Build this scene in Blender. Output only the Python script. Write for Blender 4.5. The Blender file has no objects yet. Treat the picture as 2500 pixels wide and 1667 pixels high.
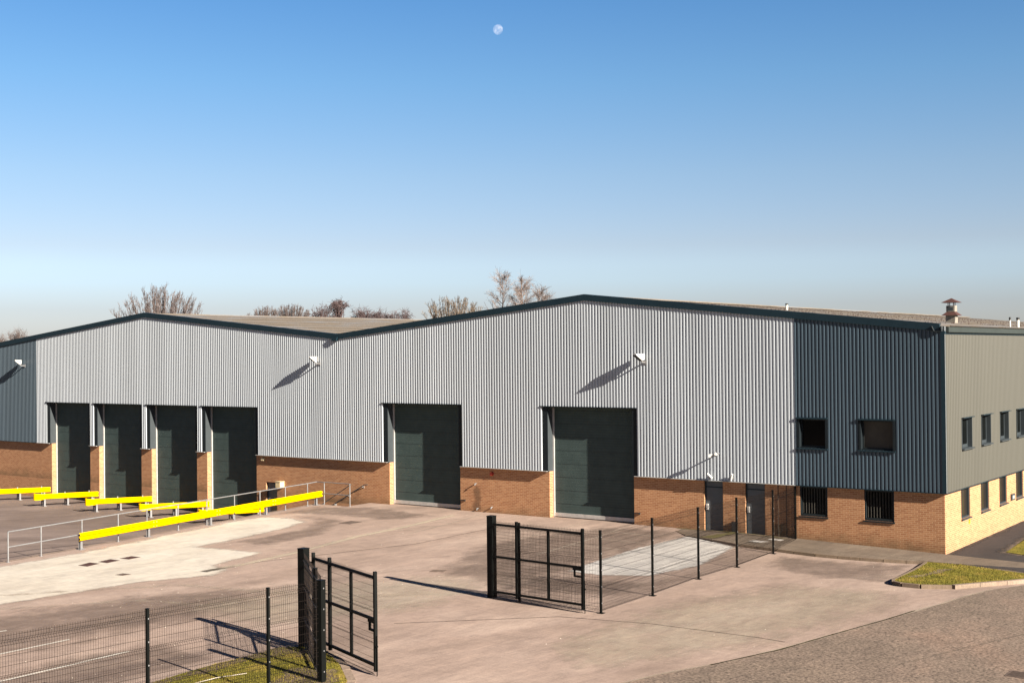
import bpy, math, random
from math import sin, cos, pi, radians, sqrt, hypot, atan2
from mathutils import Vector, Matrix, noise as mnoise

random.seed(7)
scene = bpy.context.scene
col = scene.collection

# ------------------------------------------------------------------ camera
cam_d = bpy.data.cameras.new('camera')
cam = bpy.data.objects.new('camera', cam_d)
col.objects.link(cam)
scene.camera = cam
cam_d.sensor_width = 36.0
cam_d.lens = 44.76
cam_d.clip_start = 0.1
cam_d.clip_end = 6000
CAM = Vector((14.82457, -48.44507, 7.77556))
_p, _r, _y = .00857, .01002, -.62437
_f = Vector((sin(_y)*cos(_p), cos(_y)*cos(_p), sin(_p)))
_rt = Vector((cos(_y), -sin(_y), 0))
_up = _rt.cross(_f)
_R = _rt*cos(_r) - _up*sin(_r)
_U = _rt*sin(_r) + _up*cos(_r)
_m = Matrix((_R, _U, -_f)).transposed().to_4x4()
_m.translation = CAM
cam.matrix_world = _m

# ------------------------------------------------------------------ light
SUN_TO = Vector((2.03, -.37, 1.0)).normalized()      # towards the sun
elev = math.asin(SUN_TO.z)
azim = atan2(SUN_TO.x, SUN_TO.y)
sun_d = bpy.data.lights.new('sun', 'SUN')
sun_d.energy = 5.0
sun_d.angle = radians(.5)
sun_d.color = (1.0, .90, .765)
sun = bpy.data.objects.new('sun', sun_d)
col.objects.link(sun)
sun.rotation_euler = SUN_TO.to_track_quat('Z', 'Y').to_euler()

world = bpy.data.worlds.new('World')
scene.world = world
world.use_nodes = True
wn = world.node_tree
bg = wn.nodes['Background']
sky = wn.nodes.new('ShaderNodeTexSky')
sky.sky_type = 'NISHITA'
sky.sun_disc = False
sky.sun_elevation = elev
sky.sun_rotation = azim
sky.air_density = 1.0
sky.dust_density = .6
sky.ozone_density = 2.6
sky.altitude = 50
_tc = wn.nodes.new('ShaderNodeTexCoord')
_sp = wn.nodes.new('ShaderNodeSeparateXYZ'); wn.links.new(_tc.outputs['Generated'], _sp.inputs[0])
_rp = wn.nodes.new('ShaderNodeValToRGB'); wn.links.new(_sp.outputs[2], _rp.inputs[0])
_el = _rp.color_ramp.elements
SKY_TINT = [(0.0, (.72, .72, .92)), (.035, (.72, .71, .89)), (.055, (.81, .82, 1.0)), (.068, (.86, .84, .98)), (.083, (.85, .785, .88)), (.137, (.785, .81, .89)), (.208, (.61, .815, .95)), (.267, (.48, .75, .96)), (.36, (.19, .37, .66)), (1.0, (.09, .20, .42))]
while len(_el) < len(SKY_TINT): _el.new(.5)
for _e, (_q, _c) in zip(_el, SKY_TINT): _e.position = _q; _e.color = (*_c, 1)
_mu = wn.nodes.new('ShaderNodeMix'); _mu.data_type = 'RGBA'; _mu.blend_type = 'MULTIPLY'; _mu.inputs[0].default_value = 1.0
wn.links.new(sky.outputs[0], _mu.inputs[6]); wn.links.new(_rp.outputs[0], _mu.inputs[7]); 
_dp = wn.nodes.new('ShaderNodeVectorMath'); _dp.operation = 'DOT_PRODUCT'
wn.links.new(_tc.outputs['Generated'], _dp.inputs[0]); _dp.inputs[1].default_value = (-.58, .81, 0)
_r2 = wn.nodes.new('ShaderNodeMapRange'); wn.links.new(_dp.outputs['Value'], _r2.inputs[0])
_r2.inputs[1].default_value = .1; _r2.inputs[2].default_value = .7; _r2.inputs[3].default_value = .55; _r2.inputs[4].default_value = 1.0
_m3 = wn.nodes.new('ShaderNodeVectorMath'); _m3.operation = 'SCALE'
wn.links.new(_mu.outputs[2], _m3.inputs[0]); wn.links.new(_r2.outputs[0], _m3.inputs['Scale']); wn.links.new(_m3.outputs[0], bg.inputs[0])
bg.inputs[1].default_value = .0446
scene.view_settings.view_transform = 'Standard'
scene.view_settings.look = 'None'
scene.view_settings.exposure = 1.7
scene.view_settings.gamma = 1.0
scene.render.engine = 'CYCLES'
scene.cycles.max_bounces = 6
scene.cycles.transparent_max_bounces = 12


# ------------------------------------------------------------------ helpers
def S(t):
    t = min(1, max(0, t))
    return t*t*(3-2*t)


def g(x, y):                                          # level of the yard
    return .16 - .28*S((x+11.5)/9)*(1-S((-y-2)/8))


class MB:
    def __init__(s):
        s.v = []; s.f = []; s.m = []; s.mi = 0

    def quad(s, a, b, c, d):
        n = len(s.v); s.v += [a, b, c, d]; s.f.append((n, n+1, n+2, n+3)); s.m.append(s.mi); return s

    def poly(s, pts):
        n = len(s.v); s.v += list(pts); s.f.append(tuple(range(n, n+len(pts)))); s.m.append(s.mi); return s

    def box(s, x0, x1, y0, y1, z0, z1):
        P = [(x0, y0, z0), (x1, y0, z0), (x1, y1, z0), (x0, y1, z0), (x0, y0, z1), (x1, y0, z1), (x1, y1, z1), (x0, y1, z1)]
        n = len(s.v); s.v += P
        for f in ((0, 3, 2, 1), (4, 5, 6, 7), (0, 1, 5, 4), (1, 2, 6, 5), (2, 3, 7, 6), (3, 0, 4, 7)):
            s.f.append(tuple(n+i for i in f)); s.m.append(s.mi)
        return s

    def obox(s, c, ax, ay, az):                       # oriented box, half vectors
        c = Vector(c); ax = Vector(ax); ay = Vector(ay); az = Vector(az)
        P = [c-ax-ay-az, c+ax-ay-az, c+ax+ay-az, c-ax+ay-az, c-ax-ay+az, c+ax-ay+az, c+ax+ay+az, c-ax+ay+az]
        n = len(s.v); s.v += [tuple(p) for p in P]
        for f in ((0, 3, 2, 1), (4, 5, 6, 7), (0, 1, 5, 4), (1, 2, 6, 5), (2, 3, 7, 6), (3, 0, 4, 7)):
            s.f.append(tuple(n+i for i in f)); s.m.append(s.mi)
        return s

    def bar(s, a, b, w, h=None, up=(0, 0, 1)):        # square bar from a to b
        h = h or w
        a = Vector(a); b = Vector(b); d = (b-a)
        L = d.length; d.normalize(); u = Vector(up)
        if abs(d.dot(u)) > .98: u = Vector((1, 0, 0))
        r = d.cross(u).normalized(); u = r.cross(d)
        return s.obox((a+b)/2, d*L/2, r*w/2, u*h/2)

    def tube(s, pts, rad, n=6, cap=True):
        pts = [Vector(p) for p in pts]
        if not isinstance(rad, (list, tuple)): rad = [rad]*len(pts)
        base = len(s.v); prev = None
        for i, p in enumerate(pts):
            d = (pts[min(i+1, len(pts)-1)] - pts[max(i-1, 0)])
            if d.length < 1e-9: d = Vector((0, 0, 1))
            d.normalize()
            if prev is None:
                u = Vector((0, 0, 1)) if abs(d.z) < .9 else Vector((1, 0, 0))
            else:
                u = prev
            r = d.cross(u).normalized(); u = r.cross(d); prev = u
            for k in range(n):
                a = 2*pi*k/n
                s.v.append(tuple(p + (r*cos(a) + u*sin(a))*rad[i]))
        for i in range(len(pts)-1):
            for k in range(n):
                a = base+i*n+k; b = base+i*n+(k+1) % n
                s.f.append((a, b, b+n, a+n)); s.m.append(s.mi)
        if cap:
            s.f.append(tuple(base+k for k in range(n))[::-1]); s.m.append(s.mi)
            e = base+(len(pts)-1)*n
            s.f.append(tuple(e+k for k in range(n))); s.m.append(s.mi)
        return s

    def extrude(s, prof, a, b, side, up=(0, 0, 1), cap=True):   # closed profile (s,t) along a->b
        a = Vector(a); b = Vector(b); side = Vector(side); up = Vector(up)
        n = len(prof); base = len(s.v)
        for P in (a, b):
            for (q, t) in prof: s.v.append(tuple(P + side*q + up*t))
        for i in range(n):
            j = (i+1) % n
            s.f.append((base+i, base+j, base+n+j, base+n+i)); s.m.append(s.mi)
        if cap:
            s.f.append(tuple(base+i for i in range(n))[::-1]); s.m.append(s.mi)
            s.f.append(tuple(base+n+i for i in range(n))); s.m.append(s.mi)
        return s

    def build(s, name, mat, parent=None, smooth=False, loc=None):
        me = bpy.data.meshes.new(name)
        if loc is not None:
            L = Vector(loc); s.v = [tuple(Vector(v)-L) for v in s.v]
        me.from_pydata([tuple(v) for v in s.v], [], s.f)
        mats = mat if isinstance(mat, (list, tuple)) else [mat]
        for q in mats: me.materials.append(q)
        if len(mats) > 1: me.polygons.foreach_set('material_index', s.m)
        if smooth: me.polygons.foreach_set('use_smooth', [True]*len(me.polygons))
        me.validate(); me.update()
        o = bpy.data.objects.new(name, me); col.objects.link(o)
        if loc is not None: o.location = loc
        if parent is not None:
            o.parent = parent
            pw = parent
            off = Vector((0, 0, 0))
            while pw is not None:
                off += Vector(pw.location); pw = pw.parent
            o.location = Vector(o.location) - off if loc is not None else -off
        return o


def tag(o, label=None, cat=None, group=None, kind=None):
    if label: o['label'] = label
    if cat: o['category'] = cat
    if group: o['group'] = group
    if kind: o['kind'] = kind
    return o


def empty(name, loc, label, cat, group=None):
    o = bpy.data.objects.new(name, None); col.objects.link(o); o.location = loc
    o.empty_display_size = .2
    return tag(o, label, cat, group)


def copy_tree(o, parent=None):
    c = o.copy(); col.objects.link(c)
    if parent is not None: c.parent = parent
    for ch in [k for k in list(col.objects) if k.parent == o]:
        copy_tree(ch, c)
    return c


# ------------------------------------------------------------------ materials
def new_mat(name):
    m = bpy.data.materials.new(name); m.use_nodes = True
    nt = m.node_tree
    b = nt.nodes['Principled BSDF']
    return m, nt, b


def N(nt, t, **kw):
    n = nt.nodes.new(t)
    for k, v in kw.items(): setattr(n, k, v)
    return n


def L(nt, a, b): nt.links.new(a, b)


def wpos(nt):
    return N(nt, 'ShaderNodeNewGeometry').outputs['Position']


def scaled(nt, src, sc):
    m = N(nt, 'ShaderNodeVectorMath', operation='MULTIPLY'); L(nt, src, m.inputs[0]); m.inputs[1].default_value = sc
    return m.outputs[0]


def nz(nt, vec, scale, detail=4, rough=.55, dist=0):
    n = N(nt, 'ShaderNodeTexNoise'); L(nt, vec, n.inputs['Vector'])
    n.inputs['Scale'].default_value = scale; n.inputs['Detail'].default_value = detail
    n.inputs['Roughness'].default_value = rough; n.inputs['Distortion'].default_value = dist
    return n.outputs['Fac']


def ramp(nt, fac, stops):
    r = N(nt, 'ShaderNodeValToRGB'); L(nt, fac, r.inputs[0])
    el = r.color_ramp.elements
    while len(el) < len(stops): el.new(.5)
    for e, (p, c) in zip(el, stops):
        e.position = p; e.color = (c[0], c[1], c[2], 1) if not isinstance(c, (int, float)) else (c, c, c, 1)
    return r.outputs[0]


def mix(nt, f, a, b, mode='MIX'):
    n = N(nt, 'ShaderNodeMix', data_type='RGBA', blend_type=mode)
    if isinstance(f, (int, float)): n.inputs[0].default_value = f
    else: L(nt, f, n.inputs[0])
    for i, q in ((6, a), (7, b)):
        if isinstance(q, (tuple, list)): n.inputs[i].default_value = (q[0], q[1], q[2], 1)
        else: L(nt, q, n.inputs[i])
    return n.outputs[2]


def math_(nt, op, a, b=None, clamp=False):
    n = N(nt, 'ShaderNodeMath', operation=op); n.use_clamp = clamp
    for i, q in ((0, a), (1, b)):
        if q is None: continue
        if isinstance(q, (int, float)): n.inputs[i].default_value = q
        else: L(nt, q, n.inputs[i])
    return n.outputs[0]


def bump(nt, b, h, strength=.3, dist=.02):
    n = N(nt, 'ShaderNodeBump'); n.inputs['Strength'].default_value = strength; n.inputs['Distance'].default_value = dist
    L(nt, h, n.inputs['Height']); L(nt, n.outputs[0], b.inputs['Normal'])


def paint(name, c, rough=.5, metal=0, var=.12, vs=3.0, spec=.5, dirt=None):
    m, nt, b = new_mat(name)
    p = wpos(nt)
    f = nz(nt, p, vs, 5, .6)
    lo = tuple(q*(1-var) for q in c); hi = tuple(min(1, q*(1+var)) for q in c)
    cc = ramp(nt, f, [(.3, lo), (.7, hi)])
    if dirt:
        f2 = nz(nt, scaled(nt, p, (6, 6, 1.2)), 1.5, 5, .7)
        cc = mix(nt, ramp(nt, f2, [(.5, 0), (.75, .7)]), cc, dirt)
    L(nt, cc, b.inputs['Base Color'])
    b.inputs['Roughness'].default_value = rough; b.inputs['Metallic'].default_value = metal
    b.inputs['Specular IOR Level'].default_value = spec
    return m


def cladding_mat(name, c, axis, rough=.42, var=.06, metal=0.0):
    m, nt, b = new_mat(name)
    p = wpos(nt)
    sep = N(nt, 'ShaderNodeSeparateXYZ'); L(nt, p, sep.inputs[0])
    u = sep.outputs[axis]
    w = N(nt, 'ShaderNodeTexWhiteNoise', noise_dimensions='1D')
    L(nt, math_(nt, 'FLOOR', math_(nt, 'DIVIDE', u, .9)), w.inputs['W'])
    pan = math_(nt, 'MULTIPLY', math_(nt, 'SUBTRACT', w.outputs[0], .5), 1.4*var)
    st = nz(nt, scaled(nt, p, (.9, .9, .10)), 1.0, 3, .5)
    st2 = math_(nt, 'MULTIPLY', math_(nt, 'SUBTRACT', st, .5), 2.2*var)
    tot = math_(nt, 'ADD', math_(nt, 'ADD', pan, st2), 1.0)
    v = N(nt, 'ShaderNodeVectorMath', operation='SCALE'); v.inputs[0].default_value = c
    L(nt, tot, v.inputs['Scale'])
    L(nt, v.outputs[0], b.inputs['Base Color'])
    b.inputs['Roughness'].default_value = rough
    b.inputs['Metallic'].default_value = metal
    return m


def brick_mat():
    m, nt, b = new_mat('buff_brick')
    p = wpos(nt)
    sep = N(nt, 'ShaderNodeSeparateXYZ'); L(nt, p, sep.inputs[0])
    u = math_(nt, 'ADD', sep.outputs[0], sep.outputs[1])
    cb = N(nt, 'ShaderNodeCombineXYZ'); L(nt, u, cb.inputs[0]); L(nt, sep.outputs[2], cb.inputs[1])
    br = N(nt, 'ShaderNodeTexBrick'); L(nt, cb.outputs[0], br.inputs['Vector'])
    br.inputs['Scale'].default_value = 1.0
    br.inputs['Brick Width'].default_value = .225; br.inputs['Row Height'].default_value = .075
    br.inputs['Mortar Size'].default_value = .010; br.inputs['Mortar Smooth'].default_value = .2
    br.inputs['Bias'].default_value = 0.0
    br.inputs['Color1'].default_value = (0.274, 0.12, 0.0577, 1)
    br.inputs['Color2'].default_value = (0.415, 0.216, 0.11, 1)
    br.inputs['Mortar'].default_value = (.52, .335, .20, 1)
    big = nz(nt, p, .55, 5, .6)
    c = mix(nt, ramp(nt, big, [(.35, 0), (.7, .2)]), br.outputs['Color'], (.39, .205, .105))
    fine = nz(nt, scaled(nt, cb.outputs[0], (4.4, 13.3, 1)), 1.0, 3, .7)
    c = mix(nt, ramp(nt, fine, [(.3, .0), (.72, .35)]), c, (.27, .12, .06))
    # algae / splash stain low on the wall
    low = math_(nt, 'SUBTRACT', .62, sep.outputs[2])
    wob = nz(nt, scaled(nt, p, (1.2, 1.2, 2.2)), 1.5, 5, .65)
    lf = math_(nt, 'MULTIPLY', math_(nt, 'ADD', low, math_(nt, 'MULTIPLY', math_(nt, 'SUBTRACT', wob, .55), 1.1)), 1.1, True)
    above = ramp(nt, sep.outputs[2], [(.0, 0), (.05, 1)])
    lf = math_(nt, 'MULTIPLY', lf, above)
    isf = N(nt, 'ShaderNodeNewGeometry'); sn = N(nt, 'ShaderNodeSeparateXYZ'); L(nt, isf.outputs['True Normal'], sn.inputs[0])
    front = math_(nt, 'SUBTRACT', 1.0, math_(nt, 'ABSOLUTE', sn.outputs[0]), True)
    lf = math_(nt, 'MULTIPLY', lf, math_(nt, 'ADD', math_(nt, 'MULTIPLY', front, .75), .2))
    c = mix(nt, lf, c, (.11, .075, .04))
    L(nt, c, b.inputs['Base Color'])
    b.inputs['Roughness'].default_value = .9
    b.inputs['Specular IOR Level'].default_value = .2
    bump(nt, b, math_(nt, 'SUBTRACT', 1.0, br.outputs['Fac']), .25, .006)
    return m


def ground_mat(name, cols, sc=(1, 1), speck=.12, speck_scale=60, streak=None, rough=.92, stain=None, bumps=.0):
    m, nt, b = new_mat(name)
    p = wpos(nt)
    pr = N(nt, 'ShaderNodeVectorRotate', rotation_type='Z_AXIS'); L(nt, p, pr.inputs[0]); pr.inputs['Angle'].default_value = radians(8)
    ps = scaled(nt, pr.outputs[0], (1.0*sc[0], .42*sc[1], 1))
    f = nz(nt, ps, .32, 8, .62, .6)
    k = len(cols)
    c = ramp(nt, f, [(.3+.4*i/(k-1), cc) for i, cc in enumerate(cols)])
    f2 = nz(nt, ps, 1.7, 7, .68, .4)
    c = mix(nt, 1.0, c, ramp(nt, f2, [(.28, (.80, .80, .80)), (.5, (1, 1, 1)), (.74, (1.16, 1.15, 1.13))]), 'MULTIPLY')
    f5 = nz(nt, scaled(nt, pr.outputs[0], (7, 1.6, 1)), 1.0, 6, .72, .8)
    c = mix(nt, 1.0, c, ramp(nt, f5, [(.3, (.84, .83, .83)), (.5, (1, 1, 1)), (.7, (1.12, 1.12, 1.10))]), 'MULTIPLY')
    f6 = nz(nt, scaled(nt, pr.outputs[0], (1.3, 9, 1)), .9, 5, .7, .6)
    c = mix(nt, 1.0, c, ramp(nt, f6, [(.3, (.92, .92, .92)), (.5, (1, 1, 1)), (.72, (1.09, 1.09, 1.08))]), 'MULTIPLY')
    if stain:
        f3 = nz(nt, scaled(nt, pr.outputs[0], (.7, .3, 1)), .55, 6, .7, 1.2)
        c = mix(nt, ramp(nt, f3, [(.52, 0), (.72, stain[0])]), c, stain[1])
    f4 = nz(nt, p, speck_scale, 2, .8)
    c = mix(nt, 1.0, c, ramp(nt, f4, [(.25, (1-speck*2.2,)*3), (.5, (1, 1, 1)), (.8, (1+speck*2.2,)*3)]), 'MULTIPLY')
    L(nt, c, b.inputs['Base Color'])
    b.inputs['Roughness'].default_value = rough
    b.inputs['Specular IOR Level'].default_value = .25
    if bumps: bump(nt, b, f4, bumps, .01)
    return m


def overlay(m, noise_scale=3.0, amt=.9, power=1.0, opacity=1.0):
    """ragged edge: the vertex attribute 'edge' (0 outside .. 1 inside) is broken up by noise"""
    nt = m.node_tree
    out = nt.nodes['Material Output']; b = nt.nodes['Principled BSDF']
    a = N(nt, 'ShaderNodeAttribute'); a.attribute_name = 'edge'
    p = wpos(nt)
    n1 = nz(nt, scaled(nt, p, (1, .6, 1)), noise_scale, 8, .68)
    t = math_(nt, 'ADD', a.outputs['Fac'], math_(nt, 'MULTIPLY', math_(nt, 'SUBTRACT', n1, .5), amt*2))
    f = math_(nt, 'MULTIPLY', math_(nt, 'SUBTRACT', t, .42), 5.0*power, True)
    f = math_(nt, 'MULTIPLY', f, math_(nt, 'GREATER_THAN', a.outputs['Fac'], .02))
    f = math_(nt, 'MULTIPLY', f, opacity)
    tr = N(nt, 'ShaderNodeBsdfTransparent'); mx = N(nt, 'ShaderNodeMixShader')
    L(nt, f, mx.inputs[0]); L(nt, tr.outputs[0], mx.inputs[1]); L(nt, b.outputs[0], mx.inputs[2]); L(nt, mx.outputs[0], out.inputs[0])
    return m


M_brick = brick_mat()
M_silver = cladding_mat('silver_cladding', (.385, .42, .455), 0, .40, .085)
M_dark = cladding_mat('slate_cladding', (.050, .077, .102), 0, .36, .07)
M_side = cladding_mat('side_cladding', (.059, .058, .0475), 1, .5, .04)
M_trim = paint('slate_trim', (.010, .024, .034), .42, var=.1, spec=.25)
M_trim2 = paint('side_fascia', (.032, .040, .038), .5, var=.1, spec=.3)
M_surround = paint('door_surround_paint', (.010, .014, .017), .5, var=.1, spec=.15)
M_jamb = paint('jamb_steel', (.042, .050, .055), .5, var=.08, spec=.2)
M_sil = paint('flashing_metal', (0.342, 0.342, 0.334), .45, var=.1)
M_galv = paint('galvanised_steel', (.20, .20, .205), .5, .3, .15, 9)
M_alu = paint('door_rail_alu', (0.471, 0.456, 0.441), .45, .3, .15, 4)
M_frame = paint('window_frame', (.014, .019, .022), .4, var=.08, spec=.25)
M_frame2 = paint('side_window_frame', (.035, .044, .050), .4, var=.08)
M_black = paint('black_fence_paint', (.0035, .0042, .004), .5, var=.15, spec=.12)
M_wire = paint('fence_wire', (.010, .007, .006), .5, var=.15, spec=.15)
M_yellow = paint('barrier_yellow', (.78, .46, .0), .6, var=.05, vs=1.4, dirt=(.55, .32, .0), spec=.0)
M_white = paint('lamp_white', (0.608, 0.593, 0.547), .4, var=.06)
M_cream = paint('cream_plastic', (0.532, 0.441, 0.274), .5)
M_red = paint('bell_red', (0.319, 0.0228, 0.0152), .4)
M_rust = paint('rusty_iron', (.052, .018, .014), .8, var=.35, vs=8)
M_iron = paint('cast_iron', (0.0988, 0.0684, 0.0532), .8, var=.3, vs=10)
M_black2 = paint('dark_plastic', (.02, .02, .02), .4)
M_pers = paint('personnel_door', (.072, .086, .098), .45, var=.06)
M_sign = paint('yellow_sign', (0.608, 0.38, 0.0152), .5)
M_blind = paint('blind_fabric', (.11, .095, .08), .8)
M_grille = paint('blind_slat', (.075, .07, .062), .6, spec=.1)

# loading-door skin: sectional panels with fine horizontal lines
def door_mat():
    m, nt, b = new_mat('sectional_door')
    p = wpos(nt)
    sep = N(nt, 'ShaderNodeSeparateXYZ'); L(nt, p, sep.inputs[0])
    fr = math_(nt, 'FRACT', math_(nt, 'DIVIDE', math_(nt, 'ADD', sep.outputs[2], .2), .12))
    ln = math_(nt, 'LESS_THAN', fr, .14)
    f = nz(nt, p, 2.0, 4)
    c = ramp(nt, f, [(.3, (.042, .062, .061)), (.7, (.054, .078, .076))])
    c = mix(nt, math_(nt, 'MULTIPLY', ln, .35), c, (.015, .022, .022))
    L(nt, c, b.inputs['Base Color']); b.inputs['Roughness'].default_value = .5
    b.inputs['Specular IOR Level'].default_value = .10
    bump(nt, b, math_(nt, 'SUBTRACT', 1.0, ln), .4, .01)
    return m


M_door = door_mat()


def glass_mat(name, c, rough=.06, spec=.5):
    m, nt, b = new_mat(name)
    p = wpos(nt)
    f = nz(nt, p, 1.1, 3)
    L(nt, ramp(nt, f, [(.35, tuple(q*.8 for q in c)), (.65, tuple(q*1.2 for q in c))]), b.inputs['Base Color'])
    b.inputs['Roughness'].default_value = rough; b.inputs['IOR'].default_value = 1.45; b.inputs['Specular IOR Level'].default_value = spec
    return m


M_glass = glass_mat('dark_window_glass', (.004, .005, .005), .06, .07)
M_glass2 = glass_mat('reflection_tint_glass', (.055, .052, .045), .12, .15)  # lighter grey-brown base colour paints in a reflection on the pane
M_glass3 = glass_mat('side_window_glass', (.02, .017, .014), .1, .25)

# roof: old fibre-cement sheets with lichen
def roof_mat():
    m, nt, b = new_mat('fibre_cement_roof')
    p = wpos(nt)
    f = nz(nt, scaled(nt, p, (.7, .16, 1)), 1.3, 7, .7, .6)
    c = ramp(nt, f, [(.3, (.115, .10, .084)), (.5, (.178, .150, .122)), (.62, (.165, .17, .182)), (.8, (.29, .25, .205))])
    f2 = nz(nt, p, 9, 4, .8)
    c = mix(nt, 1.0, c, ramp(nt, f2, [(.3, (.7, .7, .7)), (.55, (1, 1, 1)), (.75, (1.2, 1.2, 1.2))]), 'MULTIPLY')
    L(nt, c, b.inputs['Base Color']); b.inputs['Roughness'].default_value = .95
    b.inputs['Specular IOR Level'].default_value = .15
    return m


M_roof = roof_mat()

# grounds (display colours come from the light)
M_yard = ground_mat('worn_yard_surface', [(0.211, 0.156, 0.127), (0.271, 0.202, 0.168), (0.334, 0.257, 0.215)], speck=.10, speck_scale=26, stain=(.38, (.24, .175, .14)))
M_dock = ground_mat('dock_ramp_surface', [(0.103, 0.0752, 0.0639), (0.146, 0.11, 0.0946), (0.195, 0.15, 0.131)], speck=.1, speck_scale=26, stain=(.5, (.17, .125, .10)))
M_road = ground_mat('chipped_road', [(0.124, 0.096, 0.0739), (0.157, 0.118, 0.0926), (0.197, 0.137, 0.104)], sc=(.7, 1.3), speck=.38, speck_scale=13, bumps=.5)
M_pave = ground_mat('worn_pavement', [(0.0897, 0.0686, 0.0507), (0.131, 0.101, 0.0775), (0.179, 0.143, 0.11)], speck=.1, speck_scale=30)
M_path = ground_mat('tarmac_path', [(0.0276, 0.024, 0.0238), (0.0357, 0.0309, 0.0306), (0.0466, 0.0404, 0.0396)], speck=.12, speck_scale=30)
M_far = ground_mat('far_ground', [(0.0477, 0.0537, 0.0209), (0.0716, 0.0716, 0.0298), (0.0958, 0.0836, 0.0417)], speck=.1)
M_kerb = ground_mat('kerb_stone', [(0.155, 0.119, 0.0897), (0.215, 0.161, 0.125), (0.262, 0.197, 0.155)], speck=.15, speck_scale=20)
M_conc = overlay(ground_mat('pale_concrete', [(.39, .345, .292), (.43, .39, .335), (.47, .43, .38)], speck=.05, speck_scale=30), 2.2, .62, .5)
M_conc2 = overlay(ground_mat('pale_bay_concrete', [(0.42, 0.397, 0.375), (0.462, 0.438, 0.415), (0.504, 0.479, 0.455)], speck=.04), 3.0, .45, .6)
M_stain = overlay(ground_mat('tyre_worn_tarmac', [(0.131, 0.0988, 0.0806), (0.161, 0.119, 0.0988), (0.185, 0.143, 0.119)], speck=.1), 1.6, .9, .3, .55)
M_sand = overlay(ground_mat('sand_film', [(0.298, 0.245, 0.191), (0.34, 0.28, 0.22), (0.37, 0.316, 0.257)], speck=.1), 2.5, .9, .3, .6)
M_mark = overlay(ground_mat('line_paint', [(0.406, 0.37, 0.328), (0.448, 0.417, 0.37), (0.477, 0.448, 0.406)], speck=.1), 6, .35, 1.2, .9)
M_mark2 = overlay(ground_mat('faded_line_paint', [(0.31, 0.257, 0.209), (0.358, 0.298, 0.245), (0.382, 0.328, 0.274)], speck=.1), 5, .6, .8, .6)
M_moss = overlay(ground_mat('moss', [(0.0836, 0.0716, 0.0239), (0.131, 0.113, 0.0417), (0.179, 0.155, 0.0597)], speck=.2), 4, .9, .8, .8)
M_crack = overlay(ground_mat('joint_filler', [(0.0775, 0.0597, 0.0477), (0.107, 0.0775, 0.0597), (0.131, 0.0958, 0.0775)], speck=.2), 5, .8, .8, .7)


def grass_mat(blade=False):
    m, nt, b = new_mat('grass_blade' if blade else 'turf')
    p = wpos(nt)
    f = nz(nt, p, 1.1, 6, .65)
    f2 = nz(nt, p, 9, 4, .75)
    c = ramp(nt, f, [(.3, (.088, .085, .013)), (.5, (.145, .125, .019)), (.62, (.21, .16, .033)), (.75, (.26, .19, .062))])
    c = mix(nt, 1.0, c, ramp(nt, f2, [(.3, (.55, .55, .55)), (.55, (1, 1, 1)), (.75, (1.35, 1.3, 1.2))]), 'MULTIPLY')
    L(nt, c, b.inputs['Base Color']); b.inputs['Roughness'].default_value = .9
    b.inputs['Specular IOR Level'].default_value = .15
    return m


M_turf = grass_mat(); M_blade = grass_mat(True)
M_soil = overlay(ground_mat('bare_soil', [(.05, .034, .02), (.10, .07, .045), (.20, .155, .11)], speck=.5, speck_scale=14), 2.5, .9, 1)


# ------------------------------------------------------------------ ground
def inside(pts, x, y):
    c = False; n = len(pts); j = n-1
    for i in range(n):
        xi, yi = pts[i]; xj, yj = pts[j]
        if (yi > y) != (yj > y) and x < (xj-xi)*(y-yi)/(yj-yi)+xi: c = not c
        j = i
    return c


def sdist(pts, x, y, closed=True):
    d = 1e9; n = len(pts)
    for i in range(n if closed else n-1):
        ax, ay = pts[i]; bx, by = pts[(i+1) % n]
        vx, vy = bx-ax, by-ay; L2 = vx*vx+vy*vy or 1e-9
        t = max(0, min(1, ((x-ax)*vx+(y-ay)*vy)/L2))
        d = min(d, hypot(x-ax-vx*t, y-ay-vy*t))
    return d


def drape(name, pts, mat, off, feather=.3, cell=.25, zf=g, kind='structure', line=None):
    """sheet that follows the ground; attribute edge fades over `feather` (line = half width of a painted line)"""
    xs = [p[0] for p in pts]; ys = [p[1] for p in pts]
    pad = (line or 0)+feather
    x0, x1, y0, y1 = min(xs)-pad, max(xs)+pad, min(ys)-pad, max(ys)+pad
    nx = max(1, int((x1-x0)/cell)+1); ny = max(1, int((y1-y0)/cell)+1)
    dx = (x1-x0)/nx; dy = (y1-y0)/ny
    idx = {}; V = []; E = []; F = []

    def val(x, y):
        if line: return (line+feather*.5-sdist(pts, x, y, False))/feather
        s = sdist(pts, x, y); s = s if inside(pts, x, y) else -s
        return s/feather+.5
    grid = [[val(x0+i*dx, y0+j*dy) for j in range(ny+1)] for i in range(nx+1)]
    for i in range(nx):
        for j in range(ny):
            q = [(i, j), (i+1, j), (i+1, j+1), (i, j+1)]
            if max(grid[a][b] for a, b in q) <= 0: continue
            f = []
            for a, b in q:
                if (a, b) not in idx:
                    idx[(a, b)] = len(V); X = x0+a*dx; Y = y0+b*dy
                    V.append((X, Y, zf(X, Y)+off)); E.append(max(0, min(1, grid[a][b])))
                f.append(idx[(a, b)])
            F.append(f)
    me = bpy.data.meshes.new(name); me.from_pydata(V, [], F); me.materials.append(mat)
    at = me.attributes.new('edge', 'FLOAT', 'POINT'); at.data.foreach_set('value', E)
    o = bpy.data.objects.new(name, me); col.objects.link(o)
    if kind: o['kind'] = kind
    return o


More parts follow.
